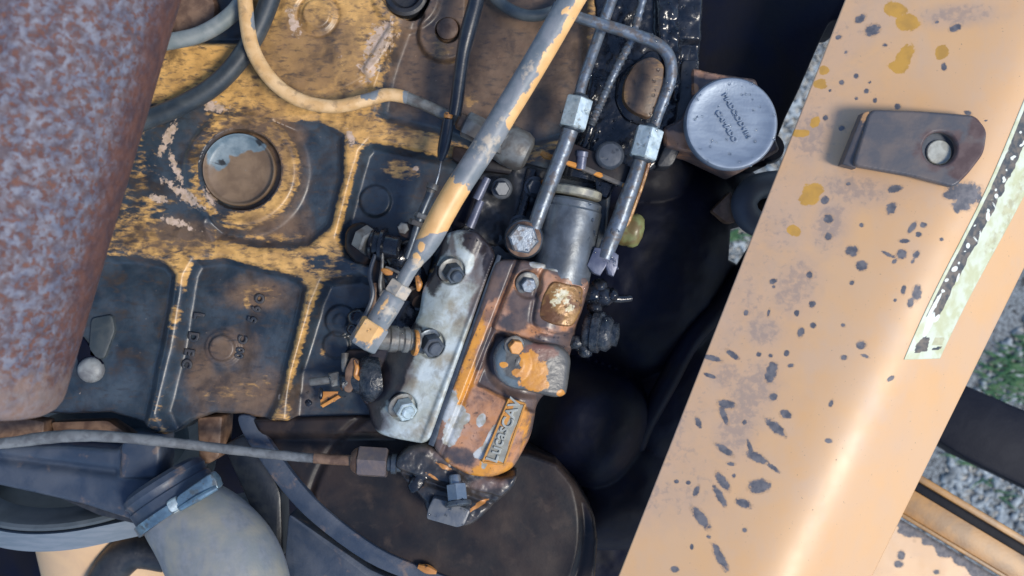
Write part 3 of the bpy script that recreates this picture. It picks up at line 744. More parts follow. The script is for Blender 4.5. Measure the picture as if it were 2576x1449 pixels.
obj('pipe', bm, M['yelpipe'], dp, attr=dp_wear)
ad = (-0.53, 0.85, 0)
bm = B(); hexa(bm, (1003, 728, dz), ad, 33, 34, 0.4, 0.1); obj('collar', bm, M['yelpipe'], dp, attr=lambda x, y: (0.8 * blobs(x, y, [(985, 735, 14, 14), (1030, 748, 9, 14)]), 0.6 + 0 * x))
bm = B(); lathe(bm, (994, 742, dz), ad, [(27, 0), (30, 4), (31, 40), (30, 84), (25, 92), (24, 100)], 24); obj('sleeve', bm, M['yelpipe'], dp, attr=lambda x, y: (0.85 * blobs(x, y, [(968, 760, 9, 26, 20), (1000, 770, 8, 12)]), 0.75 * blobs(x, y, [(975, 790, 26, 30)])))
bm = B(); hexa(bm, (928, 842, dz), ad, 39, 70, 0.15, 0.12); obj('nut', bm, M['yelpipe'], dp, attr=lambda x, y: (1.0 * blobs(x, y, [(938, 840, 26, 40, 30), (905, 822, 12, 34, 30)]), 0.15 + 0 * x))
bm = B(); lathe(bm, (946, 850, 170), (1, 0.08, -0.35), [(28, 0), (30, 30), (34, 34), (34, 52), (29, 56), (29, 66), (33, 70), (33, 82), (27, 86), (27, 96), (31, 100), (31, 110), (20, 114)], 22); obj('elbow', bm, M['dullsteel'], dp)
bm = B(); lathe(bm, (1040, 862, 152), (1, 0.08, -0.35), [(32, 0), (33, 3), (33, 7), (32, 9)], 20); obj('washer', bm, M['orangebit'], dp)
# ================================================================== INJECTOR PIPES
def injector(label, top, nutc, nutd, low, rt, rl, zr=26):
    t = thing('injector_pipe', (nutc[0], nutc[1], 60), label, 'pipe', 'steel injector pipes on the pump head')
    bm = B(); tube(bm, top, rt, 14); obj('upper_pipe', bm, M['steel'], t)
    bm = B(); hexa(bm, nutc, nutd, 37, 78, 0.5, 0.1); obj('nut', bm, M['zinc'], t)
    p = Vector((nutc[0], nutc[1])); dd = Vector(nutd[:2]).normalized()
    a, b_ = p + dd * 36, p - dd * 36
    bm = B(); lathe(bm, (a.x, a.y, nutc[2]), nutd, [(25, 0), (25, 6), (20, 10)], 16); lathe(bm, (b_.x, b_.y, nutc[2]), (-nutd[0], -nutd[1], 0), [(25, 0), (22, 8), (15, 14)], 16); obj('seat', bm, M['darksteel'], t)
    bm = B(); tube(bm, low, rl, 16, wob=0.015); obj('lower_pipe', bm, M['steel'], t)
    return t
i1 = injector('steel injector pipe with zinc nut running straight down to the banjo bolt',
              [(1560, -60, 90), (1535, 10, 92), (1510, 80, 95), (1487, 145, 100), (1466, 205, 104), (1456, 245, 105)], (1449, 285, 105), (-0.26, 0.96, 0),
              [(1438, 318, 104), (1420, 370, 102), (1396, 432, 100), (1370, 500, 98), (1350, 555, 97), (1338, 590, 96)], 14, [21, 20, 20, 20, 19, 20])
bm = B(); lathe(bm, (1318, 602, 70), (0, 0, 1), [(48, 0), (50, 6), (50, 34), (46, 40), (20, 40)], 24); obj('banjo_eye', bm, M['darksteel'], i1)
i2 = injector('steel injector pipe bent back over the others, its nut beside the round cap',
              [(1390, 15, 150), (1450, 42, 150), (1530, 66, 148), (1605, 90, 145), (1655, 112, 142), (1684, 145, 138), (1688, 195, 134), (1672, 245, 130), (1655, 290, 128), (1645, 322, 126)], (1626, 361, 125), (-0.27, 0.96, 0),
              [(1612, 398, 122), (1596, 450, 118), (1575, 505, 112), (1556, 560, 106), (1534, 610, 100), (1520, 650, 98)], [14, 15, 15.5, 16, 16, 16, 15, 14.5, 14, 14], [17, 19, 21, 22, 22, 20])
bm = B(); prism(bm, [(1496, 622), (1536, 625), (1557, 642), (1554, 672), (1544, 696), (1530, 690), (1524, 672), (1510, 694), (1494, 688), (1476, 668)], 112, 70, 5); obj('clevis', bm, M['purple'], i2)
bm = B(); tube(bm, [(1632, 405, 100), (1612, 470, 95), (1590, 530, 90), (1575, 570, 88)], 7, 8); obj('drip_tube', bm, M['brass'], i2, attr=lambda x, y: (0 * x,))
# banjo bolt
bb = thing('banjo_bolt', (1316, 598, 100), 'large blue grey hexagon bolt through the banjo eye', 'bolt')
bm = B(); hexa(bm, (1315, 600, 128), (0.12, 0.12, 1), 39, 44, 0.35, 0.12); obj('head', bm, M['steel'], bb)
bm = B(); lathe(bm, (1317, 602, 108), (0, 0, 1), [(44, 0), (45, 4), (40, 7)], 24); obj('washer', bm, M['rustybolt'], bb)

# stepped wire / braided line
bl = thing('braided_line', (1560, 120, 40), 'thin wet braided line running between the two injector pipes', 'line')
bm = B()
path = smooth_poly([Vector((1632, -60, 60)), Vector((1606, 40, 60)), Vector((1586, 105, 58)), Vector((1552, 170, 56)), Vector((1522, 235, 54)), Vector((1502, 280, 52)), Vector((1486, 315, 48))], 14, False)
rr = [9 + 2.2 * (i % 3 == 0) + 1.4 * random.random() for i in range(len(path))]
tube(bm, [tuple(p) for p in path], rr, 10, 1); obj('braid', bm, M['steel'], bl)
bm = B(); tube(bm, [(1484, 318, 46), (1476, 350, 44), (1462, 385, 40)], [20, 16, 18], 12, 5, wob=0.12, seed=3); obj('end_fitting', bm, M['wet'], bl)

# ================================================================== DARK PARTS TOP RIGHT
def lump(seed, amp, feat, base):
    return lambda x, y: base + amp * (vnoise(x, y, feat, 3, seed) - 0.5) * 2
bm = hfield_mesh([(1480, -110), (1770, -110), (1758, 200), (1745, 330), (1640, 430), (1500, 440), (1430, 380), (1470, 250), (1500, 60)], lambda x, y: 8 + 16 * (vnoise(x, y, 40, 3, 3) - .5) + 18 * sstep(1640, 1660, x) * sstep(120, 100, y), 4, 12, 120, 0)
tag(obj('oily_bracket', bm, M['wet'], angle=60), 'black oil soaked bracket behind the injector pipes at the top', 'bracket')
pm = thing('mounting_boss', (1618, 220, 10), 'brown dusty boss with ragged edge inside the bend of the injector pipe', 'boss')
bm = B(); prism(bm, round_poly([(1641, 138), (1673, 160), (1668, 213), (1637, 300), (1588, 280), (1566, 252), (1570, 203), (1598, 156)], 16), 45, -10, 9); obj('face', bm, M['block'], pm, attr=lambda x, y: (0.2 + 0.4 * blobs(x, y, [(1568, 250, 10, 30), (1665, 150, 20, 20)]), 0.95 + 0 * x, 0 * x))
bm = B(); prism(bm, round_poly([(1640, 120), (1695, 150), (1690, 230), (1650, 330), (1570, 300), (1546, 255), (1552, 190)], 20), 18, -30, 10); obj('flange', bm, M['wet'], pm)
bm = B(); prism(bm, round_poly([(1738, -110), (2190, -110), (2160, 45), (2090, 52), (2060, 112), (2010, 228), (1975, 300), (1930, 420), (1760, 420), (1742, 200)], 14), -160, -420, 14)
tag(obj('chassis_plate', bm, M['pit']), 'black chassis plate behind and above the round cap', 'plate')
bm = hfield_mesh([(1640, -110), (1742, -110), (1745, 60), (1738, 150), (1725, 260), (1690, 260), (1650, 100)], lambda x, y: 34 + 20 * (vnoise(x, y, 24, 2, 13) - .5) - 24 * sstep(1700, 1712, x), 4, 8, 90, 0)
tag(obj('drip_strip', bm, M['wet'], angle=60), 'wet glistening black strip between the braided line and the black plate', 'strip')

bm = B(); tube(bm, [(1215, -40, 10), (1262, 10, 14), (1320, 38, 18), (1376, 34, 18), (1430, 6, 16), (1470, -40, 16)], 15, 12)
tag(obj('heater_hose', bm, M['hose_dark2']), 'slack dark grey hose behind the top of the diagonal pipe', 'hose')
# ================================================================== ROUND CAP
cp = thing('filler_cap', (1841, 310, 40), 'round silver metal cap with two raised lines of lettering', 'cap')
bm = B(); lathe(bm, (1841, 310, 40), (0, 0, 1), [(104, 50), (113, 54), (117, 62), (117, 84), (113, 90), (106, 91), (100, 88.5), (60, 88), (10, 88)], 64, kz=128); cb_ = obj('body', bm, M['cap'], cp)
bm = B(); lathe(bm, (1842, 312, 40), (0, 0, 1), [(84, -160), (84, 51)], 40); obj('neck', bm, M['pit'], cp)
text('lettering', 'MADOODVIN', 1855, 292, 129, 19, 60, M['cap'], cb_, 0.7, sx=1.1, bev=0.35)
text('lettering', 'CAMADO', 1829, 318, 129, 19, 60, M['cap'], cb_, 0.7, sx=1.1, bev=0.35)
hd = thing('filter_head', (1730, 300, 0), 'pinkish orange flange with black oil stains under the round cap', 'flange')
bm = hfield_mesh(round_poly([(1738, 170), (1790, 184), (1900, 200), (1960, 380), (1850, 440), (1742, 388), (1672, 372), (1668, 322), (1712, 300), (1740, 250)], 10), lambda x, y: 30 + 6 * (vnoise(x, y, 30, 2, 4) - .5), 4, 8, 120, 20)
obj('plate', bm, M['pump'], hd, attr=lambda x, y: (0 * x, 0 * x, 0.95 - 0.95 * blobs(x, y, [(1775, 188, 46, 11, 8), (1708, 358, 50, 20, 20), (1745, 225, 10, 14)])), kz=20)
bm = B(); prism(bm, round_poly([(1715, 150), (1760, 150), (1752, 300), (1690, 420), (1650, 420), (1700, 300)], 14), 22, -60, 8); obj('neck', bm, M['grime'], hd)
bm = B(); tube(bm, [(2010, 462, -190), (1950, 462, -160), (1898, 474, -140), (1872, 508, -132), (1884, 548, -136), (1925, 570, -150), (2000, 580, -180)], 33, 20, 10)
tag(obj('bent_hose', bm, M['bluecast2']), 'bent slate grey hose half hidden under the orange panel edge', 'hose')
bm = B(); prism(bm, round_poly([(1890, 486), (1990, 480), (1990, 570), (1900, 552)], 10), -190, -260, 6)
tag(obj('hose_bend_dark', bm, M['cable']), 'dark plate standing for the shaded hollow inside the bend of the slate grey hose', 'bracket')  # dark plate stands in for the shade inside the hose bend
bm = B(); lathe(bm, (1936, 372, -160), (0.25, 0.0, 1), [(38, -60), (40, 0), (32, 16), (6, 18)], 24)
tag(obj('spring_seat', bm, M['cable']), 'small dark rounded end between the silver cap and the gravel slit', 'fitting')
bm = B(); prism(bm, round_poly([(1790, 530), (1840, 480), (1850, 560), (1830, 560)], 6), -150, -200, 5)
tag(obj('painted_chip', bm, M['rustybolt']), 'small brown bracket corner beside the bent slate grey hose', 'bracket')

# ================================================================== BLACK CASTINGS IN THE PIT
def pit_z(x, y):
    z = np.full(x.shape, -560.0)
    for cx, cy, rx, ry, a, h in ((1640, 640, 230, 330, 18, -160), (1480, 1080, 150, 160, 20, -120), (1700, 1000, 130, 260, 30, -260), (1560, 1260, 160, 160, 0, -220), (1850, 760, 110, 160, 20, -330), (1600, 440, 180, 110, 0, -130), (1800, 450, 150, 90, 0, -240)):
        aa = math.radians(a); u = (x - cx) * math.cos(aa) + (y - cy) * math.sin(aa); v = -(x - cx) * math.sin(aa) + (y - cy) * math.cos(aa)
        dd = (np.abs(u / rx) ** 3 + np.abs(v / ry) ** 3)
        z = np.maximum(z, h - 150 * dd)
    return z + 10 * (vnoise(x, y, 50, 3, 6) - .5)
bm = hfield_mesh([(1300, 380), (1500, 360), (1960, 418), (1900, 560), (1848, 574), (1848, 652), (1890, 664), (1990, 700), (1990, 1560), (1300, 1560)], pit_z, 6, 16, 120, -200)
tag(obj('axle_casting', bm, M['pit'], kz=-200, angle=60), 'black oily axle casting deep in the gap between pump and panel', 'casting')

bm = B(); tube(bm, [(1900, 640, -330), (1820, 760, -260), (1740, 850, -230), (1680, 960, -250), (1600, 1120, -300), (1560, 1300, -360)], 26, 14)
tag(obj('brake_hose', bm, M['pit']), 'dim black hose running down the dark gap behind the pump', 'hose')
# ================================================================== TIMING COVER BELOW THE PUMP
def cover_z(x, y):
    z = -40 + 3 * (vnoise(x, y, 90, 2, 12) - .5)
    z += 26 * sstep(1110, 1080, y) * sstep(1010, 990, x)
    rr = np.hypot(x - 1120, y - 1330)
    z += 7 * sstep(346, 332, rr) - 5 * np.exp(-((rr - 352) / 7) ** 2)
    return z
TC = [(640, 1052), (1000, 1040), (1100, 1110), (1330, 1140), (1400, 1165), (1452, 1225), (1496, 1300), (1504, 1360), (1490, 1560), (1180, 1560), (1060, 1470), (950, 1410), (860, 1346), (770, 1250), (700, 1150), (650, 1075)]
tcv = thing('timing_cover', (1050, 1250, -60), 'dark brown oily timing cover with a rounded edge below the pump', 'cover')
bm = hfield_mesh(TC, cover_z, 4, 9, 200, -40)
obj('casting', bm, M['darkcast'], tcv, kz=-40, angle=60)
arc = [(600, 1046), (640, 1052), (682, 1112), (745, 1200), (822, 1282), (948, 1376), (1064, 1428), (1180, 1470), (1300, 1500), (1290, 1540), (1160, 1512), (1040, 1466), (920, 1414), (790, 1320), (708, 1236), (640, 1140), (604, 1080)]
bm = B(); prism(bm, [tuple(p)[:2] for p in smooth_poly([Vector((a, b, 0)) for a, b in arc], 4)], -22, -70, 7); obj('flange_edge', bm, M['bluecast'], tcv)
bm = B(); tube(bm, [(1052, 1424, -14), (1075, 1432, -14), (1098, 1440, -14)], [6, 12, 5], 8, 4)
obj('paint_flake', bm, M['orangebit'], tcv)
fc = thing('front_bracket', (860, 1400, -90), 'blue grey plate below the curved flange at the bottom', 'bracket')
bm = B(); prism(bm, round_poly([(726, 1290), (790, 1335), (930, 1432), (1060, 1490), (1060, 1560), (740, 1560), (716, 1400)], 14), -60, -130, 8); obj('plate', bm, M['bluecast'], fc)
bm = B(); prism(bm, round_poly([(612, 1092), (660, 1140), (706, 1240), (712, 1400), (690, 1420), (600, 1210), (560, 1120)], 16), -110, -200, 12)
tag(obj('curved_guard', bm, M['cable']), 'dark navy curved guard between radiator hose and curved flange', 'guard')
bm = B(); prism(bm, round_poly([(495, 1050), (560, 1046), (552, 1150), (520, 1170), (500, 1160)], 10), -60, -160, 10)
tag(obj('support_strut', bm, M['rustybolt']), 'brown dirty strut standing below the arch of the block', 'strut')
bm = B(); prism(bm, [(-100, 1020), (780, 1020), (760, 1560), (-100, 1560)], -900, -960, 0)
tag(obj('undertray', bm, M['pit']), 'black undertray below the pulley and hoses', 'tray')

# ================================================================== LOWER LEFT: BRACKET, PULLEY, HOSE
br = thing('pump_bracket', (230, 1200, -60), 'blue grey cast arm with a stepped end under the thin fuel line', 'bracket')
bm = hfield_mesh(round_poly([(-60, 1120), (180, 1118), (300, 1128), (330, 1092), (414, 1092), (416, 1150), (398, 1290), (380, 1322), (330, 1304), (210, 1266), (80, 1236), (-60, 1205)], 10),
    lambda x, y: 16 + 16 * sstep(306, 322, x) * sstep(1204, 1192, y) - 14 * np.exp(-((y - (1150 + 0.12 * x)) / 12) ** 2) * sstep(310, 290, x) + 3 * (vnoise(x, y, 40, 2, 3) - .5), 4, 12, 90, 0)
obj('arm', bm, M['bluecast'], br, angle=60)
bm = B(); prism(bm, round_poly([(150, 1252), (300, 1278), (395, 1300), (430, 1330), (360, 1322), (250, 1296)], 8), -40, -90, 6); obj('gusset', bm, M['grime'], br)
bm = B(); prism(bm, round_poly([(128, 1062), (270, 1058), (330, 1098), (300, 1106), (140, 1104)], 8), -60, -120, 8)
tag(obj('brown_bar', bm, M['rustybolt']), 'rust brown bar in the slot above the thin fuel line', 'bar')
bm = B(); prism(bm, round_poly([(-60, 1058), (60, 1052), (112, 1060), (108, 1110), (-60, 1112)], 8), -30, -90, 8)
tag(obj('rusty_clip', bm, M['rustybolt']), 'blurred rusty block under the end of the exhaust pipe', 'clip')
pu = thing('fan_pulley', (90, 1300, -100), 'grey belt pulley with tan hub at the bottom left corner', 'pulley')
pax = (0.0, 0.917, -0.40); pc = (90, 1182, -330); pk = -10
bm = B(); lathe(bm, pc, pax, [(266, 90), (270, 4), (276, 0), (334, 0), (344, 2), (350, 9), (350, 17), (320, 28), (320, 70), (336, 80), (336, 88), (300, 92)], 96, kz=pk, cap0=False); obj('rim', bm, M['belt2'], pu)
bm = B(); lathe(bm, pc, pax, [(150, 96), (186, 100), (192, 114), (192, 620)], 64, kz=pk); obj('hub', bm, M['tan'], pu)
bt = thing('drive_belt', (100, 1340, -80), 'flat blue grey drive belt running off the pulley to the right', 'belt')
bm = B()
kk = K(pk)
p0 = W(*pc, pk); dax = Vector((pax[0], -pax[1], pax[2])).normalized()
down = Vector((0, -1, 0)); down = (down - dax * down.dot(dax)).normalized()
if down.z < 0: down = -down
right = Vector((1, 0, 0))
secs = [right * math.sin(math.radians(-80 + i * 2.5)) + down * math.cos(math.radians(-80 + i * 2.5)) for i in range(42)]
path = [p0 + r * 356 * S * kk for r in secs]
tang = (path[-1] - path[-2]).normalized()
path += [path[-1] + tang * (S * q) for q in (60, 140, 240, 400)]
secs += [secs[-1]] * 4
prev = None
for p, r in zip(path, secs):
    sec = [bm.verts.new(p + (dax * a + r * h) * S * kk) for a, h in ((22, 0), (76, 0), (70, -26), (28, -26))]
    if prev:
        for k in range(4): bm.faces.new((prev[k], prev[(k + 1) % 4], sec[(k + 1) % 4], sec[k]))
    prev = sec
bmesh.ops.recalc_face_normals(bm, faces=bm.faces[:])
obj('belt', bm, M['belt'], bt)
rh = thing('radiator_hose', (590, 1400, -60), 'thick dusty grey radiator hose bending down at the bottom', 'hose')
bm = B(); tube(bm, [(446, 1262, 10), (470, 1296, 14), (520, 1352, 24), (566, 1420, 34), (590, 1500, 40), (600, 1610, 40)], [102, 110, 128, 139, 142, 142], 40, 8); obj('hose', bm, M['rhose'], rh)
bm = B(); lathe(bm, (420, 1226, 8), (0.55, 0.83, 0.05), [(88, -30), (106, -20), (110, -6), (105, 2), (105, 12), (109, 16), (109, 44), (113, 50), (113, 66), (106, 70)], 44); obj('cuff', bm, M['bluecast'], rh)
cl = thing('hose_clamp', (490, 1240, 90), 'shiny blue zinc worm screw of the clamp round the radiator hose', 'clamp')
bm = B(); lathe(bm, (452, 1274, 12), (0.55, 0.83, 0.05), [(110, -13), (117, -13), (117, 11), (110, 11)], 48, cap0=False, cap1=False); obj('band', bm, M['clamp'], cl)
bm = B(); prism(bm, round_poly([(446, 1248), (528, 1190), (544, 1206), (550, 1230), (536, 1236), (452, 1284), (436, 1276)], 7), 128, 92, 6); obj('screw_housing', bm, M['clamp'], cl)
bm = B(); tube(bm, [(452, 1280, 126), (500, 1252, 130), (546, 1226, 126)], [7, 9, 7], 10, 3); obj('screw', bm, M['clamp'], cl)
bm = B(); lathe(bm, (440, 1270, 112), (-0.84, 0.54, 0), [(17, -14), (19, 0), (19, 10), (14, 14), (5, 14)], 16); obj('screw_head', bm, M['zinc'], cl)
bm = B(); tube(bm, [(250, 1480, -260), (290, 1420, -260), (340, 1385, -260), (420, 1400, -270)], [40, 46, 46, 40], 16)
tag(obj('lower_hose', bm, M['grime']), 'dark ribbed hose in the shade below the drive belt', 'hose')

# ================================================================== THIN FUEL LINE
fl = thing('fuel_line', (450, 1110, 20), 'thin grey steel line running across to a brown nut at the pump foot', 'pipe')
bm = B(); tube(bm, [(-80, 1122, 64), (20, 1114, 64), (110, 1102, 64), (200, 1096, 64), (300, 1100, 62), (420, 1112, 56), (540, 1126, 40), (660, 1140, 40), (780, 1152, 40), (893, 1158, 40)], [13, 14, 16, 15, 14, 13, 12.5, 12.5, 12, 13], 12, 6, wob=0.05)
obj('pipe', bm, M['fline'], fl)
bm = B(); tube(bm, [(790, 1152, 41), (840, 1156, 41), (893, 1159, 41)], 13.6, 12, 4); obj('bare_rust_end', bm, M['rustybolt'], fl)
bm = B(); lathe(bm, (888, 1158, 40), (1, 0.06, 0), [(22, -4), (30, 4), (34, 12)], 18); obj('collar', bm, M['rustybolt'], fl)
bm = B(); hexa(bm, (938, 1162, 40), (1, 0.06, 0), 40, 74, 0.25, 0.1); obj('nut', bm, M['purplenut'], fl)
bm = B(); lathe(bm, (976, 1166, 40), (1, 0.06, 0), [(20, 0), (20, 8), (26, 10), (26, 22), (20, 24), (20, 34)], 18); obj('adapter', bm, M['darksteel'], fl)
# ================================================================== INJECTION PUMP
pump = thing('injection_pump', (1250, 930, 40), 'worn orange and grey diesel injection pump in the middle of the picture', 'fuel pump')
O, U, V = (1250, 930), (0.364, -0.931), (0.931, 0.364)
def st(x, y): return (x - O[0]) * U[0] + (y - O[1]) * U[1], (x - O[0]) * V[0] + (y - O[1]) * V[1]
def xy(s, t): return O[0] + s * U[0] + t * V[0], O[1] + s * U[1] + t * V[1]
BODY = round_poly([(1246, 652), (1300, 652), (1400, 668), (1484, 694), (1486, 720), (1440, 880), (1432, 960), (1352, 1015), (1338, 1100), (1292, 1186), (1240, 1204), (1180, 1200), (1118, 1166), (1086, 1118), (1150, 935)], 22)
ELB = round_poly([(1258, 858), (1290, 842), (1322, 850), (1345, 862), (1408, 866), (1438, 896), (1432, 950), (1424, 996), (1396, 1000), (1330, 984), (1278, 974), (1244, 944), (1238, 890)], 26)
WIN = round_poly([(1362, 676), (1400, 668), (1490, 694), (1470, 770), (1446, 846), (1395, 842), (1335, 822), (1346, 760)], 26)
def body_z(x, y):
    s, t = st(x, y)
    z = 112 - 60 * np.clip((t - 70) / 80, 0, 1) ** 2 - 22 * np.clip((-140 - s) / 150, 0, 1) ** 2
    z += 7 * sstep(-52, -60, t)                                  # rail along the joint
    z -= 5 * np.exp(-((t + 50) / 6) ** 2)
    upper = sstep(88, 100, s - 0.10 * (t + 41))
    z += 14 * upper * sstep(-52, -42, t)
    low = sstep(88, 78, s - 0.10 * (t + 41)) * sstep(-60, -50, s + 0.1 * t) * sstep(-42, -30, t)
    z -= 18 * low
    el = sdf(ELB, x, y)
    z -= 10 * sstep(26, 6, el) * (s < 90)
    w = sdf(WIN, x, y)
    z -= 5 * np.exp(-((w - 2) / 6) ** 2) * (s > 60)
    z += 7 * sstep(2, -10, w)
    z -= 7 * sstep(40, 30, np.hypot(x - 1330, y - 716))           # spot face round the small bolt
    z += 1.5 * (vnoise(x, y, 22, 3, 21) - .5)
    return z
def body_wear_shade(x, y):
    s, t = st(x, y)
    n = vnoise(x, y, 60, 3, 31)
    R = 0.85 * blobs(x, y, [(1195, 830, 26, 170, 20), (1170, 960, 24, 80, 20), (1330, 1090, 14, 60, 18), (1240, 1185, 70, 24, -6), (1318, 1050, 14, 40, 18), (1280, 1015, 10, 30, 18), (1225, 1130, 12, 50, 20), (1150, 1030, 20, 60, 20), (1120, 1150, 30, 14, 20), (1255, 1080, 12, 80, 20)])
    R -= 0.5 * blobs(x, y, [(1230, 770, 30, 30), (1330, 1120, 10, 50, 15)])
    Bk = 1.0 * blobs(x, y, [(1290, 660, 70, 30), (1250, 700, 36, 60, 20), (1320, 760, 46, 40), (1288, 810, 40, 24), (1430, 690, 60, 14, 16), (1345, 800, 60, 18, 20), (1390, 870, 70, 24, 12), (1255, 880, 18, 60, 10),
                              (1340, 1000, 26, 22), (1350, 1010, 30, 40), (1420, 860, 40, 30), (1220, 880, 14, 70, 20), (1110, 1130, 26, 30), (1332, 740, 18, 60, 12), (1160, 1150, 40, 24, 20)])
    Bk = np.maximum(Bk, 0.9 * sstep(88, 72, s - 0.1 * (t + 41)) * sstep(-66, -46, s) * sstep(-40, -28, t))  # recess below the ledge darkened
    Bk = np.maximum(Bk, 0.75 * sstep(105, 140, t) * (0.55 + 0.5 * n))  # form shading painted on the right flank where the body falls away
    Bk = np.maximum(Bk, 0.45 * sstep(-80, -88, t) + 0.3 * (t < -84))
    G = blobs(x, y, [(1152, 1042, 22, 26, 10), (1165, 1050, 18, 18), (1140, 1080, 22, 44, 24), (1130, 1020, 20, 40, 20), (1211, 1056, 11, 18, 20), (1228, 1110, 8, 44, 22), (1216, 1136, 26, 14, -25), (1222, 1155, 8, 26, 15), (1390, 676, 60, 6, 14), (1350, 667, 18, 9, 10)])
    return R, G, Bk
obj('body', hfield_mesh(BODY, body_z, 2.6, 14, 190, 100), M['pump'], pump, attr=body_wear_shade, kz=100, angle=60)
# gasket between body and cover
g = [(1252, 640), (1262, 644), (1240, 720), (1200, 830), (1160, 940), (1120, 1050), (1092, 1122), (1078, 1116), (1140, 940), (1186, 820), (1228, 700)]
bm = B(); prism(bm, g, 114, 30, 3, kz=100); obj('gasket', bm, M['darksteel'], pump)
# grey governor cover
COV = round_poly([(1112, 588), (1150, 576), (1200, 580), (1240, 625), (1246, 648), (1222, 710), (1150, 920), (1084, 1106), (1060, 1116), (1010, 1108), (950, 1096), (928, 1078), (918, 1040), (888, 1002), (893, 930), (930, 880), (1010, 860), (1052, 790), (1060, 720), (1090, 680)], 20)
def cov_z(x, y):
    s, t = st(x, y)
    z = 112 - 75 * np.clip((-178 - t) / 100, 0, 1) ** 1.6
    z -= 18 * np.clip((-190 - s) / 80, 0, 1) ** 2
    z += 6 * sstep(-118, -108, t)
    for bx, by in ((1140, 688), (1090, 872), (1020, 1030)):
        r = np.hypot(x - bx + 6, y - by + 8)
        z -= 12 * sstep(38, 32, r)
    z -= 7 * np.exp(-((t + 148) / 12) ** 2) * sstep(150, 250, s)
    z += 2.0 * (vnoise(x, y, 24, 3, 41) - .5)
    return z
def cov_wear_shade(x, y):
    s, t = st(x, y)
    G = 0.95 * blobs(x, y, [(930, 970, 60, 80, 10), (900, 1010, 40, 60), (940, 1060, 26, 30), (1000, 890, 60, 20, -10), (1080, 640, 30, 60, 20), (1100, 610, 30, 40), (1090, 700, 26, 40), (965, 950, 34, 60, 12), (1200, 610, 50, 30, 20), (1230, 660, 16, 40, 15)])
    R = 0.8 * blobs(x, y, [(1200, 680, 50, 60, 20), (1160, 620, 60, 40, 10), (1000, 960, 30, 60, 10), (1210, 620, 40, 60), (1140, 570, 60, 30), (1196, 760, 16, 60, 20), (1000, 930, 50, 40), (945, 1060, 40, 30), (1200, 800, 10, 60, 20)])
    G = np.maximum(G, 0.95 * sstep(-188, -222, t) * sstep(80, 0, s) * sstep(-205, -150, s))  # left side darkened: grime together with painted-in shading
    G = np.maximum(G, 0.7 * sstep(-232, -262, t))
    R -= 0.9 * blobs(x, y, [(1165, 625, 14, 36, -15), (1178, 660, 12, 20), (1112, 620, 8, 40, 20), (1095, 650, 8, 26, 20)])
    Br = 0.55 * blobs(x, y, [(1180, 850, 16, 90, 20), (1035, 960, 30, 60, 20), (1120, 910, 40, 60, 20), (1060, 1080, 60, 26, -6), (1150, 790, 40, 50), (1090, 1050, 16, 60, 20)])
    return R, G, Br
obj('governor_cover', hfield_mesh(COV, cov_z, 2.6, 12, 170, 100), M['alu'], pump, attr=cov_wear_shade, kz=100, angle=60)
def bolt(parent, x, y, z, ax, r, mat, wm, h=30, stud=0, wr=1.3):
    a = Vector((ax[0], ax[1], ax[2])).normalized()
    bm = B()
    kk = K(z)
    c = (x + a.x * (7 + h / 2), y + a.y * (7 + h / 2), z + a.z * (7 + h / 2))
    hexa(bm, c, ax, r, h, 0.3, 0.12)
    if stud: lathe(bm, (c[0] + a.x * h / 2, c[1] + a.y * h / 2, c[2] + a.z * h / 2), ax, [(r * .62, 0), (r * .62, stud), (r * .5, stud + 3)], 18)
    bo = obj('bolt_head', bm, mat, parent)
    bm = B(); lathe(bm, (x, y, z), ax, [(r * wr, 0), (r * wr, 5), (r * wr * 0.86, 7)], 22); obj('washer', bm, wm, bo)
    return bo
bolt(pump, 1132, 678, 100, (0.42, 0.42, 0.8), 25, M['darksteel'], M['dullsteel'], 30, 8)
bolt(pump, 1078, 860, 100, (0.42, 0.42, 0.8), 29, M['boltdark'], M['darksteel'], 30, 8)
bolt(pump, 1010, 1020, 98, (0.42, 0.42, 0.8), 28, M['zinc'], M['dullsteel'], 32, 4)
bolt(pump, 1326, 712, 118, (0.2, 0.3, 0.9), 20, M['steel'], M['dullsteel'], 18, 0, 1.5)
# inspection window
bm = hfield_mesh(round_poly([(1388, 706), (1468, 722), (1462, 780), (1440, 822), (1396, 818), (1352, 800), (1364, 744)], 14), lambda x, y: 139 - 0.14 * (x - 1400) - 12 * ((x - 1410) / 55) ** 2 + 2 * (vnoise(x, y, 14, 2, 5) - .5), 2.2, 5, 40, 118)
obj('window_plate', bm, M['brass'], pump, attr=lambda x, y: (0.62 * blobs(x, y, [(1414, 742, 34, 24), (1396, 762, 14, 20), (1432, 772, 18, 18)]),))
# lower inlet elbow
def el_z(x, y):
    s, t = st(x, y)
    return 132 + 10 * sstep(56, 30, np.hypot(x - 1284, y - 912)) - 30 * np.clip((x - 1330) / 120, 0, 1) ** 2 + 2 * (vnoise(x, y, 20, 3, 51) - .5)
obj('inlet_cover', hfield_mesh(ELB, el_z, 2.4, 14, 60, 110), M['elbow'], pump, kz=110, angle=60,
    attr=lambda x, y: (0.9 * blobs(x, y, [(1340, 940, 40, 44, 10), (1330, 905, 30, 26), (1350, 965, 30, 18), (1268, 915, 12, 8), (1410, 988, 12, 10), (1300, 935, 12, 12)]), 0.9 * blobs(x, y, [(1245, 930, 22, 50, -25), (1260, 890, 14, 40), (1280, 958, 40, 12, 20)]), 0.8 * blobs(x, y, [(1360, 885, 46, 26, 10)])))
bolt(pump, 1292, 868, 136, (0.3, 0.25, 0.9), 19, M['orangebit'], M['dullsteel'], 20, 0, 1.35)
bm = B(); ball(bm, (1302, 908, 138), 8, 16, 7, 2, 0.3, 0.15, 2); obj('boss', bm, M['elbow'], pump, attr=lambda x, y: (0 * x, 0 * x, 0 * x))
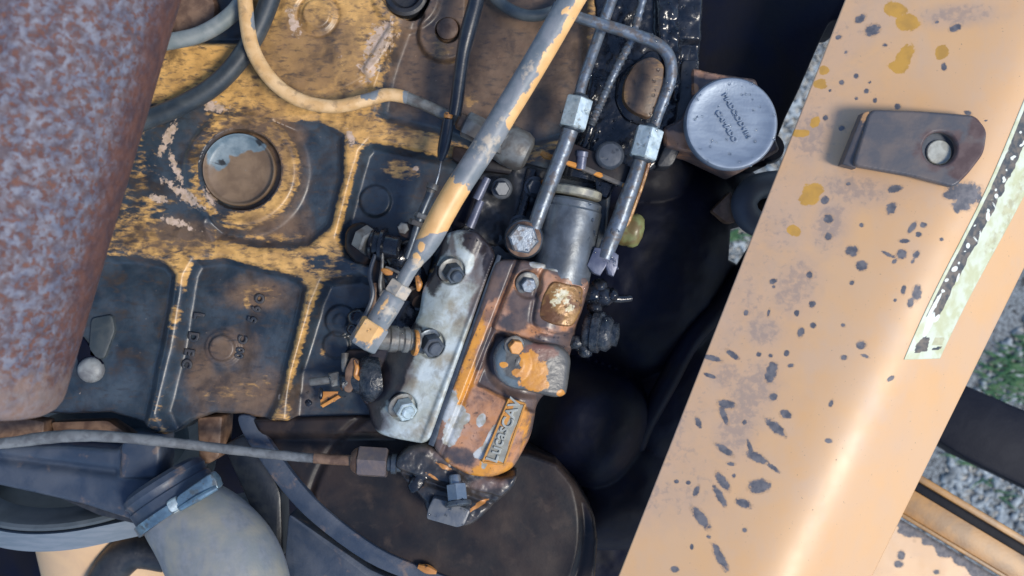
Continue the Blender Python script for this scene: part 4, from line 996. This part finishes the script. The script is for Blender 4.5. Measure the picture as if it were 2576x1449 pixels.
# raised name plate, orange rim and letters
NP = [(1281, 1004), (1321, 1016), (1268, 1168), (1214, 1162)]
bm = hfield_mesh(NP, lambda x, y: 117 + 0 * x, 2.2, 3, 40, 100); npl = obj('name_plate', bm, M['plate'], pump, attr=lambda x, y: (blobs(x, y, [(1276, 1040, 10, 44, 20), (1300, 1008, 26, 7, 15), (1240, 1163, 26, 6, 6), (1292, 1100, 7, 40, 20), (1225, 1130, 5, 20, 20)]), 0 * x, 0 * x))
for a, b_ in zip(NP, NP[1:] + NP[:1]):
    bm = B(); tube(bm, [(a[0], a[1], 117), ((a[0] + b_[0]) / 2, (a[1] + b_[1]) / 2, 117), (b_[0], b_[1], 117)], 3.2, 6, 1); obj('plate_rim', bm, M['plate'], npl, attr=lambda x, y: (0.8 + 0 * x, 0 * x, 0 * x))
text('lettering', 'Lucas', 1252, 1117, 118, 42, -71, M['alu_plain'], npl, 3.0, bev=1.0)
text('lettering', 'CAV', 1286, 1040, 118, 40, -71, M['alu_plain'], npl, 3.0, bev=1.0)
# hydraulic head
hax = (0.19, -0.98, 0)
bm = B(); lathe(bm, (1411, 690, 62), (0.185, -0.983, 0.0), [(72, -20), (74, 0), (74, 165), (70, 170), (70, 184), (64, 190)], 44); obj('head_cylinder', bm, M['headsteel'], pump)
bm = B(); lathe(bm, (1446, 497, 62), (0.185, -0.983, 0.0), [(60, 0), (66, 4), (66, 20), (60, 24)], 40); obj('locking_ring', bm, M['ring'], pump)
bm = B(); lathe(bm, (1454, 452, 40), (0.185, -0.983, 0.0), [(48, 0), (48, 70), (40, 76)], 30); obj('delivery_valve', bm, M['wet'], pump)
# bottom mounting end
FL = round_poly([(1020, 1128), (1080, 1112), (1130, 1150), (1250, 1204), (1306, 1190), (1290, 1226), (1190, 1322), (1150, 1330), (1075, 1300), (1060, 1252), (1006, 1200), (990, 1160)], 18)
def fl_z(x, y): return 62 + 12 * (vnoise(x, y, 26, 3, 61) - .5) - 14 * np.exp(-((y - 0.35 * (x - 1150) - 1240) / 10) ** 2) + 10 * sstep(1225, 1215, y - 0.25 * (x - 1150))
obj('mounting_flange', hfield_mesh(FL, fl_z, 2.6, 14, 130, 60), M['flangepaint'], pump, kz=60, angle=60,
    attr=lambda x, y: (0.72 * blobs(x, y, [(1118, 1172, 30, 7, 28), (1090, 1198, 26, 5, 32), (1205, 1270, 34, 7, -32), (1062, 1218, 6, 9)]), 0.7 * blobs(x, y, [(1225, 1215, 60, 20, -8), (1120, 1150, 60, 16, 20)]), 0 * x))
bm = B(); hexa(bm, (1150, 1240, 96), (0.12, 0.9, 0.35), 27, 42, 0.5, 0.08); lathe(bm, (1146, 1218, 88), (-0.12, -0.9, -0.2), [(15, -2), (15, 20), (12, 24)], 16); obj('stud_nut', bm, M['darksteel2'], pump)
bm = B(); lathe(bm, (1152, 1262, 96), (0.12, 0.9, 0.3), [(33, 0), (34, 3), (34, 9), (32, 11)], 24); obj('nut_washer', bm, M['darksteel'], pump)
bm = B(); prism(bm, round_poly([(1090, 1252), (1130, 1262), (1184, 1284), (1168, 1322), (1150, 1328), (1072, 1306), (1076, 1280)], 7), 92, 10, 5); obj('adjuster_block', bm, M['adjuster'], pump)
bm = B()
for i, (x, y) in enumerate(((1030, 1160), (1058, 1188), (1068, 1146), (1048, 1216))):
    ball(bm, (x, y, 56), 27, 19, 12, 3, i * 0.7, 0.08, i)
obj('grease_lump', bm, M['wet'], pump, angle=50)
# greased fittings on the right of the pump
bm = B()
for i, (x, y, r) in enumerate(((1492, 740, 30), (1516, 745, 30), (1540, 742, 18), (1508, 720, 22), (1496, 775, 20))): ball(bm, (x, y, 40), r, r * 0.9, 26, 3, i, 0.07, i)
tube(bm, [(1530, 748, 30), (1560, 752, 24), (1588, 750, 18)], [14, 11, 9], 10, 3)
obj('lever_shaft', bm, M['wet'], pump, angle=60)
bm = B()
lathe(bm, (1470, 832, 45), (1, 0.12, 0.25), [(40, 0), (46, 6), (44, 18), (52, 22), (52, 40), (44, 44), (46, 60), (36, 70), (30, 72), (30, 84), (12, 88)], 26)
for i, (x, y, r) in enumerate(((1450, 860, 24), (1470, 880, 22), (1512, 800, 18), (1530, 858, 14), (1540, 830, 14))): ball(bm, (x, y, 52), r, r * 0.8, 20, 3, i, 0.1, i)
obj('vent_plug', bm, M['wet2'], pump, angle=60)
kb = thing('brass_knob', (1585, 580, 40), 'mossy yellow green brass knob behind the right injector pipe', 'knob')
bm = B(); lathe(bm, (1562, 572, 50), (0.95, 0.25, 0.12), [(26, -20), (30, -4), (42, 0), (44, 14), (42, 26), (44, 30), (42, 42), (34, 52), (12, 58)], 28); obj('head', bm, M['knob'], kb)
cv = thing('clamp_plate', (1500, 430, 30), 'brown plate with an orange painted front edge above the pump head', 'plate')
bm = B(); prism(bm, [(1396, 392), (1440, 360), (1600, 425), (1586, 474), (1500, 440), (1416, 408)], 104, 88, 2); obj('plate', bm, M['darkcast'], cv)
bm = B(); tube(bm, [(1414, 405, 100), (1470, 424, 100), (1520, 445, 100), (1584, 472, 100)], [7, 8, 7, 7], 8, 4); obj('front_edge', bm, M['edge'], cv, attr=lambda x, y: (0.9 * blobs(x, y, [(1445, 416, 24, 12, 20), (1506, 440, 14, 9), (1572, 468, 9, 8)]), 0.5 + 0 * x))
bm = B(); lathe(bm, (1533, 392, 104), (0, 0.05, 1), [(36, 0), (36, 14), (32, 20), (28, 24), (8, 26)], 26); obj('plug', bm, M['boltdark'], cv)
bm = B(); lathe(bm, (1465, 385, 106), (0.1, -1, 0.15), [(13, -40), (13, -10), (15, -8), (15, 4), (12, 6)], 14); obj('stud', bm, M['purple'], cv)
bm = B(); prism(bm, round_poly([(1494, 432), (1540, 424), (1560, 450), (1530, 500), (1500, 490)], 8), 62, 10, 6); obj('lug', bm, M['wet'], cv)

# ================================================================== CLUTTER LEFT OF THE PUMP
cb = thing('cylinder_cluster', (1250, 500, 10), 'dark oily casting with two shiny studs behind the diagonal pipe', 'casting')
bm = hfield_mesh(round_poly([(1190, 430), (1330, 410), (1400, 430), (1370, 560), (1290, 640), (1230, 620), (1130, 600), (1150, 520)], 20), lambda x, y: 6 + 26 * (vnoise(x, y, 46, 3, 71) - .5) + 20 * sstep(1250, 1300, x), 4, 16, 80, 20)
obj('casting', bm, M['grime'], cb, kz=20, angle=60)
for a, b_ in (((1226, 448), (1200, 502)), ((1210, 505), (1182, 572))):
    bm = B(); tube(bm, [(a[0], a[1], 60), ((a[0] + b_[0]) / 2, (a[1] + b_[1]) / 2, 60), (b_[0], b_[1], 58)], [10, 11, 12], 14, 2); obj('stud', bm, M['purple'], cb)
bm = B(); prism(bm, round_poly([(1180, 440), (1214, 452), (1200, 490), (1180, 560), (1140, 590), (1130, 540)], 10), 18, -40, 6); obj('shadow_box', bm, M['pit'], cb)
bm = B(); tube(bm, [(1362, 384, 50), (1374, 392, 50), (1390, 396, 50)], [6, 9, 6], 8, 3); obj('paint_flake', bm, M['orangebit'], cb)
bm = B(); tube(bm, [(1368, 452, 44), (1374, 476, 44), (1366, 506, 42), (1358, 530, 40)], [8, 13, 6, 4], 8, 3); obj('paint_flake', bm, M['orangebit'], cb)
for x, y in ((1262, 474), (1306, 566), (1344, 470)):
    bm = B(); hexa(bm, (x, y, 52), (0.2, 0.2, 1), 20, 22, x * 0.1); lathe(bm, (x, y, 34), (0.2, 0.2, 1), [(27, 0), (27, 5), (22, 8)], 18); obj('cap_screw', bm, M['boltdark'], cb)
bm = B(); prism(bm, round_poly([(1326, 420), (1352, 426), (1318, 560), (1284, 610), (1270, 600), (1304, 520)], 8), 40, -10, 6); obj('web', bm, M['wet'], cb)
lk = thing('throttle_lever', (960, 700, 40), 'greasy brown throttle linkage with bolt and arm left of the pump', 'linkage')
bm = B(); ball(bm, (912, 612, 10), 44, 54, 24, 3, -0.2, 0.05, 5); obj('pivot_boss', bm, M['darkcast'], lk)
bm = B(); hexa(bm, (921, 604, 44), (0.75, 0.5, 0.5), 36, 36, 0.4); obj('pivot_bolt', bm, M['dullsteel'], lk)
bm = B(); lathe(bm, (936, 612, 40), (1, 0.16, 0.1), [(40, 0), (42, 6), (34, 8), (34, 20), (44, 24), (44, 32), (30, 36), (30, 70), (22, 72)], 24); obj('spring_hub', bm, M['wet'], lk)
bm = B(); prism(bm, round_poly([(938, 580), (962, 590), (964, 690), (976, 760), (960, 850), (930, 850), (936, 740)], 10), 46, 34, 4); obj('arm', bm, M['darkcast'], lk)
bm = B(); prism(bm, round_poly([(932, 712), (950, 710), (942, 800), (926, 798)], 6), 52, 40, 3); obj('rust_strip', bm, M['rustybolt'], lk)
bm = B(); tube(bm, [(958, 600, 62), (962, 660, 62), (956, 720, 62), (968, 765, 60)], [4, 4, 5, 4], 8, 4); tube(bm, [(970, 672, 60), (1000, 684, 60), (1024, 700, 60)], 4, 8, 3); obj('spring_wire', bm, M['dullsteel'], lk)
bm = B(); tube(bm, [(960, 678, 62), (974, 684, 63), (988, 688, 62)], [5, 9, 4], 8, 3); obj('paint_flake', bm, M['orangebit'], lk)
bm = B(); tube(bm, [(1048, 694, 60), (1054, 714, 60), (1052, 732, 58)], [5, 9, 4], 8, 3); obj('paint_flake', bm, M['orangebit'], lk)
bm = B(); tube(bm, [(1034, 836, 90), (1042, 846, 92), (1064, 856, 92)], [5, 10, 5], 8, 3); obj('paint_flake', bm, M['orangebit'], lk)
bm = B()
for i, (x, y, r) in enumerate(((1000, 640, 30), (1030, 630, 26), (990, 690, 28), (1040, 690, 30), (1020, 790, 40), (990, 830, 30), (905, 800, 24), (890, 830, 16), (1060, 760, 24), (1030, 740, 30))): ball(bm, (x, y, 6), r * 1.1, r * 1.3, 20, 3, i * .8, 0.07, i)
obj('grease_lump', bm, M['wet'], lk, angle=50)
bm = B(); prism(bm, round_poly([(985, 640), (1060, 600), (1090, 640), (1060, 760), (1010, 830), (960, 860), (970, 740)], 16), 12, -40, 8); obj('back_plate', bm, M['grime'], lk)
bm = B(); lathe(bm, (1040, 735, 14), (0.4, 0.5, 0.6), [(28, 0), (30, 10), (20, 14), (20, 40)], 18); obj('stop_screw', bm, M['darkcast'], lk)
bm = B(); prism(bm, round_poly([(996, 566), (1030, 556), (1080, 588), (1092, 620), (1060, 632), (1040, 606), (1004, 592)], 9), 52, 38, 4); obj('fork', bm, M['darkcast'], lk)
for x, y in ((1014, 574), (1072, 606), (950, 826), (968, 742)):
    bm = B(); hexa(bm, (x, y, 58), (0.15, 0.15, 1), 15, 14, x); obj('small_nut', bm, M['dullsteel'], lk)
bm = B(); tube(bm, [(944, 640, 66), (930, 690, 70), (938, 740, 70), (920, 790, 66), (900, 812, 60)], 5.5, 8, 6); obj('return_spring', bm, M['boltdark'], lk)
sl = thing('stop_lever', (880, 960, 10), 'small greasy stop lever with an orange flake below the big pipe nut', 'lever')
bm = B(); lathe(bm, (925, 955, 30), (-0.95, 0.1, 0.25), [(56, -30), (60, 0), (50, 18), (34, 26), (28, 40), (20, 46), (20, 66), (12, 70)], 26); obj('cone', bm, M['wet2'], sl)
bm = B(); prism(bm, round_poly([(884, 898), (902, 906), (900, 960), (880, 990), (864, 984), (868, 930)], 8), 62, 48, 4); obj('disc', bm, M['rustybolt'], sl)
bm = B(); tube(bm, [(892, 906, 66), (898, 925, 66), (895, 945, 66), (906, 953, 66)], [3, 6, 6, 7], 8, 4); obj('paint_flake', bm, M['orangebit'], sl)
bm = B(); hexa(bm, (842, 953, 30), (-0.9, 0.2, 0.3), 19, 26, 0.4); lathe(bm, (832, 955, 28), (-0.9, 0.1, 0.1), [(10, 0), (10, 50), (7, 54)], 12); obj('lever_bolt', bm, M['dullsteel'], sl)
bm = B(); tube(bm, [(868, 888, 40), (868, 920, 42), (866, 935, 40)], [9, 10, 6], 10, 3); obj('pin', bm, M['dullsteel'], sl)
bm = B(); prism(bm, [(806, 1020), (850, 994), (858, 1000), (812, 1026)], 20, 8, 2); prism(bm, [(805, 985), (850, 985), (848, 996), (806, 1022)], 8, 2, 1); obj('guide', bm, M['orangebit'], sl)
bm = B(); ball(bm, (807, 990, 16), 6, 16, 6, 2, 0); ball(bm, (776, 1014, 6), 9, 9, 5, 2, 0, .2); obj('oil_drop', bm, M['wet'], sl)
bm = B(); prism(bm, round_poly([(870, 880), (1010, 880), (1000, 930), (900, 960), (860, 930)], 12), 8, -60, 8); obj('back_plate', bm, M['darkcast'], sl)

# ================================================================== ORANGE SIDE PANEL
pn = thing('side_panel', (2250, 700, 150), 'faded orange folded side panel with grey chips running down the right side', 'panel')
sl_l, sl_c, sl_r = 0.397, 0.4835, 0.4947
def xl(y): return 2145 - sl_l * y
def xc(y): return 2691 - sl_c * y
def xr(y): return 2967 - sl_r * y
KP = 170.0
def panel_z(x, y):
    d = (x - xc(y)) * 0.9
    sp = lambda v: 48 * np.log1p(np.exp(np.clip(v / 48, -30, 30)))
    z = 215 - PL * sp(-d) - PR * sp(d) - 0.5 * (PL + PR) * 48
    return z + 2.0 * (vnoise(x, y, 300, 2, 81) - .5)
PL, PR = 0.22, 0.55
def c3(l): return [(1674.4 + a * .35552, b * .35552, max(c * .165, 2), max(d * .165, 2), e) for a, b, c, d, e in l]
def c6(l): return [(1674.4 + a * .35552, 483 + b * .35552, max(c * .32, 2), max(d * .32, 2), e) for a, b, c, d, e in l]
def c9(l): return [(1674.4 + a * .35552, 933.8 + b * .35552, max(c * .33, 2), max(d * .33, 2), e) for a, b, c, d, e in l]
GREY = c3([(1450, 75, 95, 60, -30), (1530, 165, 120, 95, -20), (1300, 205, 50, 40, 0), (2080, 180, 90, 55, -20), (1610, 280, 40, 35, 0), (1345, 320, 26, 26, 0), (1410, 500, 38, 44, 0), (1310, 545, 40, 44, 0), (1475, 615, 44, 36, -30), (1405, 665, 28, 28, 0), (1530, 685, 34, 44, 0), (1190, 800, 40, 50, 0), (1300, 880, 50, 44, 0), (1680, 735, 48, 48, 0), (1995, 460, 40, 70, 0), (1330, 1290, 40, 34, 0), (1640, 1330, 110, 60, -10), (1180, 1400, 44, 50, 0), (1500, 550, 26, 26, 0), (1960, 130, 34, 26, 0), (2260, 855, 26, 18, 0), (2140, 800, 70, 34, 20), (1230, 600, 26, 26, 0)]) + \
    c6([(1170, 45, 32, 30, 0), (1610, 110, 36, 50, 25), (1190, 180, 36, 40, 0), (1185, 310, 32, 30, 0), (1340, 415, 46, 44, 0), (1400, 520, 44, 40, 0), (1052, 585, 26, 36, 0), (1410, 230, 18, 18, 0), (800, 630, 34, 22, -30), (804, 670, 16, 16, 0), (1332, 640, 20, 20, 0), (1060, 795, 24, 32, 20), (955, 860, 20, 26, 20), (1065, 945, 25, 24, 0), (980, 995, 26, 40, 20), (1385, 1080, 38, 34, 0), (1265, 1172, 28, 20, 0), (880, 1145, 22, 24, 0), (905, 1235, 25, 18, 0), (770, 1165, 18, 18, 0), (690, 1155, 20, 22, 0), (1265, 945, 18, 18, 0), (780, 1260, 40, 60, 20), (370, 1190, 80, 22, 14), (510, 1160, 64, 24, 36), (350, 1315, 58, 16, 20), (1595, 1320, 36, 18, -30), (610, 860, 20, 24, 0), (765, 860, 12, 40, 10)]) + \
    c6([(1745, 250, 22, 55, 35), (1822, 235, 26, 24, 0), (1790, 300, 24, 22, 0), (1670, 440, 40, 40, 0), (1580, 442, 54, 14, 30), (1622, 490, 24, 16, -50), (1770, 440, 26, 32, 20), (1745, 490, 14, 20, 20), (1690, 345, 40, 18, 0), (1678, 695, 20, 38, 10), (1772, 715, 38, 66, 10), (1725, 785, 26, 40, 0), (1620, 765, 16, 14, -30), (1410, 1160, 38, 14, 20), (1945, 335, 18, 16, 0), (2120, 10, 150, 90, 10), (2090, 95, 80, 44, 10), (2060, 110, 36, 46, 0), (2010, 20, 60, 40, 0)]) + \
    c9([(862, 310, 44, 34, 20), (790, 405, 94, 36, 42), (460, 250, 66, 34, 10), (440, 330, 26, 76, -25), (262, 385, 22, 46, -20), (580, 375, 20, 20, 0), (1170, 225, 18, 32, 20), (1150, 490, 30, 20, 10), (440, 575, 80, 28, 36), (480, 670, 36, 16, 5), (660, 620, 84, 34, 26), (770, 690, 56, 18, 34), (612, 545, 18, 54, -14), (670, 820, 80, 54, -10), (425, 800, 34, 84, -35), (400, 900, 30, 88, -30), (560, 945, 64, 32, 20), (240, 870, 22, 48, 20), (268, 1060, 40, 104, -36), (395, 1330, 34, 112, -26), (565, 1130, 20, 20, 0), (200, 1265, 16, 22, 0), (500, 755, 14, 18, 0), (780, 190, 30, 32, 40), (765, 40, 36, 60, 20), (100, 810, 20, 16, 0), (185, 815, 18, 18, 0), (80, 1430, 30, 24, 0), (320, 1190, 20, 14, 30)])
MUST = c3([(1690, 20, 170, 120, 20), (1770, 125, 180, 140, 10), (1740, 370, 110, 200, 25), (1690, 450, 160, 90, 10), (1985, 355, 90, 110, 20), (1195, 450, 80, 70, 0), (1165, 550, 100, 84, 0), (1120, 830, 70, 100, 20), (1020, 910, 120, 70, 0), (1090, 1330, 150, 110, -10), (1040, 1400, 110, 100, 0)]) + c6([(1060, 30, 90, 50, 0), (950, 265, 54, 46, 20), (1090, 0, 60, 40, 0)])
def panel_wear(x, y):
    R = blobs(x, y, GREY)
    G = blobs(x, y, MUST)
    f = (x - xl(y)) / 330
    Bd = 0.55 * sstep(1.15, 0.1, f) * (0.5 + 0.8 * vnoise(x, y, 110, 3, 91))
    Bd = np.maximum(Bd, 0.75 * blobs(x, y, [(2060, 330, 70, 120, 15), (2160, 470, 130, 60, 10), (1900, 990, 80, 130, 25), (1860, 1080, 70, 120, 25), (2010, 720, 70, 120, 25), (1930, 830, 70, 70), (2100, 560, 60, 100, 20), (1840, 950, 60, 60), (2420, 30, 120, 40)]) ** 1.3)
    return R, G, Bd * sstep(1420, 1250, y) + 0.25 * Bd
def strip(x0, x1, ya, yb, step, zf):
    """sheet between two lines x0(y) and x1(y)"""
    ny = int((yb - ya) / step) + 1; nx = int(abs(x1((ya + yb) / 2) - x0((ya + yb) / 2)) / step) + 1
    yy = np.linspace(ya, yb, ny)[:, None] + np.zeros((1, nx + 1)); u = np.linspace(0, 1, nx + 1)[None, :]
    X = x0(yy) + (x1(yy) - x0(yy)) * u
    Z = zf(X, yy); k = K(KP)
    co = np.stack([(X - CX) * k * S, (CY - yy) * k * S, Z * S], -1).reshape(-1, 3)
    i = np.arange(ny * (nx + 1)).reshape(ny, nx + 1)
    f = np.stack([i[1:, :-1], i[1:, 1:], i[:-1, 1:], i[:-1, :-1]], -1).reshape(-1, 4)
    return co, f
sheet = obj('sheet', strip(lambda y: xl(y), lambda y: xr(y), -140, 1580, 4.0, panel_z), M['panel'], pn, attr=panel_wear, kz=KP, angle=80)
sm = sheet.modifiers.new('thickness', 'SOLIDIFY'); sm.thickness = 9 * S; sm.offset = -1
# worn decal on the fold
def xs0(y): return 2277 + (905 - y) * 0.462 - 6 * np.sin(y * 0.01)
def xs1(y): return xs0(y) + 108 + (905 - y) * 0.045
def st_wear(x, y):
    u = (x - xs0(y)) / (xs1(y) - xs0(y))
    v = (905 - y)
    n = vnoise(x, y, 22, 3, 101)
    R = 0.9 * sstep(0.06, 0.10, u) * sstep(0.46, 0.38, u + 0.12 * (n - .5)) * sstep(100, 112, v) * (0.55 + 0.5 * (vnoise(x, y, 50, 2, 103)))
    R = np.maximum(R, 0.95 * (sdf([(2304, 888), (2306, 868), (2328, 846), (2346, 850), (2340, 886)], x, y) < 0))
    R = np.maximum(R, 0.95 * (sdf([(2352, 884), (2384, 880), (2386, 873), (2356, 877)], x, y) < 0))
    G = 0.55 * sstep(0.45, 0.7, u) * sstep(170, 330, v) * (0.4 + n) + 0.9 * (sdf([(2352, 870), (2360, 848), (2392, 850), (2386, 872)], x, y) < 0) * 0.8
    Bb = np.zeros_like(x)
    r5 = random.Random(5)
    for i in range(34):
        yy = 800 - i * 18.0 + r5.uniform(-7, 7)
        Bb = np.maximum(Bb, blob(x, y, xs0(yy) + r5.uniform(18, 52), yy, r5.uniform(2, 7), r5.uniform(2, 13), r5.uniform(-50, 70)))
    Bb = np.maximum(Bb, blobs(x, y, [(2340, 818, 9, 34, 24), (2352, 770, 5, 40, 30)]))
    return R, G, Bb
obj('decal', strip(xs0, xs1, 20, 905, 3.0, lambda x, y: panel_z(x, y) + 1.2), M['sticker'], pn, attr=st_wear, kz=KP, angle=80).modifiers.new('thickness', 'SOLIDIFY').thickness = 0.6 * S
# tab with its hole
TB = round_poly([(2140, 419), (2178, 290), (2190, 279), (2300, 284), (2436, 297), (2464, 335), (2456, 391), (2420, 440), (2385, 476), (2280, 446)], 16)
bm = hfield_mesh(TB, lambda x, y: 198 + 0.08 * (x - 2300) + 0 * y, 2.6, 5, 11, KP, hole=(2350, 378, 41))
obj('tab', bm, M['tab'], pn, angle=60, attr=lambda x, y: (0.8 * blobs(x, y, [(2420, 400, 50, 60, 30), (2350, 380, 62, 60), (2400, 440, 40, 20), (2440, 330, 26, 40)]), 0.95 * blobs(x, y, [(2148, 348, 12, 56, 18)])), kz=KP)
bm = B(); prism(bm, [(2120, 413), (2167, 286), (2180, 282), (2190, 296), (2152, 424)], 182, 150, 3, kz=KP, tilt=lambda x, y: 0.3 * (x - 2175)); obj('bent_leg', bm, M['tab'], pn, attr=lambda x, y: (0 * x, 1.0 * blobs(x, y, [(2160, 342, 16, 66, 18)])), kz=KP)
bm = B(); lathe(bm, (2357, 385, 172), (0, 0, 1), [(31, -30), (31, 10), (29, 12), (10, 12)], 24, kz=KP); obj('pin', bm, M['pin'], pn)
bm = B(); lathe(bm, (2353, 381, 172), (0, 0, 1), [(50, -14), (50, 0), (44, 5), (34, 5)], 28, kz=KP); obj('hole_dark_ring', bm, M['boltdark'], pn)  # dark ring added to blacken the hole round the pin

# ================================================================== FRAME PARTS LOWER RIGHT
fb = thing('frame_beam', (2500, 1100, -900), 'black painted steel beam lying across the gravel at the right', 'beam')
bm = B(); prism(bm, [(2330, 1090), (2420, 965), (2700, 1085), (2700, 1285), (2440, 1160)], -820, -1000, 12); obj('beam', bm, M['beam'], fb, attr=lambda x, y: (blobs(x, y, [(2560, 1030, 30, 8, 20), (2565, 1070, 20, 6, 10), (2574, 1108, 16, 10, 10), (2600, 1050, 40, 8, 20)]),))
yc = thing('frame_channel', (2450, 1350, -500), 'dirty yellow steel channel with a black groove in the lower right corner', 'channel')
def band(o0, o1):
    a, b_ = Vector((2180, 1115)), Vector((2760, 1462))
    n_ = Vector((-(b_ - a).y, (b_ - a).x)).normalized()
    return [tuple(a + n_ * o0), tuple(b_ + n_ * o0), tuple(b_ + n_ * o1), tuple(a + n_ * o1)]
chw = lambda x, y: (0.6 * blobs(x, y, [(2420, 1330, 8, 4), (2500, 1400, 10, 5), (2566, 1412, 16, 7), (2470, 1390, 40, 6, 30)]), 0 * x, 0 * x)
bm = B(); prism(bm, band(-2, 16), -520, -700, 4); obj('top_flange', bm, M['channel'], yc, attr=chw, kz=-520)
bm = B(); prism(bm, band(16, 40), -560, -700, 2); obj('groove', bm, M['beam'], yc, attr=lambda x, y: (0 * x,), kz=-520)
bm = B(); prism(bm, band(40, 104), -535, -700, 3, tilt=lambda x, y: 0.0); obj('web', bm, M['channel'], yc, attr=chw, kz=-520)
bm = B(); prism(bm, band(104, 114), -518, -700, 3); obj('bottom_flange', bm, M['channel'], yc, attr=chw, kz=-520)
ff = thing('foot_plate', (2400, 1420, -560), 'orange yellow foot plate with a chipped dark edge at the bottom right', 'plate')
bm = hfield_mesh(band(120, 520), lambda x, y: -545 + 0 * x, 4, 4, 60, -540)
def ffw(x, y):
    a, b_ = Vector((2180, 1115)), Vector((2760, 1462)); dv = (b_ - a).normalized()
    off = -(x - a.x) * dv.y + (y - a.y) * dv.x
    R = 0.95 * sstep(152, 138, off + 16 * (vnoise(x, y, 26, 2, 111) - .5) * 2)
    return np.maximum(R, blobs(x, y, [(2268, 1398, 10, 12), (2358, 1440, 9, 6), (2262, 1420, 12, 9)])), 0 * x, 0.3 * (vnoise(x, y, 40, 2, 5))
obj('plate', bm, M['panel'], ff, attr=ffw, kz=-540)

# ================================================================== WATER DROPS
dg = bpy.context.evaluated_depsgraph_get()
bm = B(); rn = random.Random(12)
DR = [((1640, 1760, 0, 330), 60, (2.5, 5)), ((1480, 1640, 120, 420), 46, (2, 4)), ((1300, 1460, 830, 880), 22, (2, 4)), ((1340, 1480, 690, 860), 20, (2, 4)), ((1470, 1560, 460, 690), 26, (2.5, 5)), ((1450, 1560, 720, 900), 46, (2, 4)),
      ((1730, 1950, 200, 420), 46, (2.0, 4.5)), ((1080, 1170, 1250, 1320), 10, (2, 4)), ((1130, 1380, 560, 640), 16, (2, 3.5)), ((900, 1080, 600, 880), 20, (2, 3)), ((760, 880, 940, 1020), 10, (2, 4)), ((1400, 1500, 240, 330), 12, (2, 5))]
for (xa, xb, ya, yb), n, (ra, rb) in DR:
    for _ in range(n):
        x, y, r = rn.uniform(xa, xb), rn.uniform(ya, yb), rn.uniform(ra, rb)
        o3 = W(x, y, 1500)
        d3 = (W(x, y, 0) - o3).normalized()
        hit, loc, nor, _i, ob, _m = scene.ray_cast(dg, o3, d3)
        if not hit or loc.z < -60 * S or loc.z > 300 * S or nor.z < 0.3: continue
        rr = bmesh.ops.create_icosphere(bm, subdivisions=2, radius=r * S)
        for v in rr['verts']: v.co = Vector((v.co.x, v.co.y, v.co.z * 0.55)) + loc
tag(obj('water_droplets', bm, M['water'], loc=(0, 0, 0)), 'tiny bright droplets beaded over the oily metal', None, None, 'stuff')
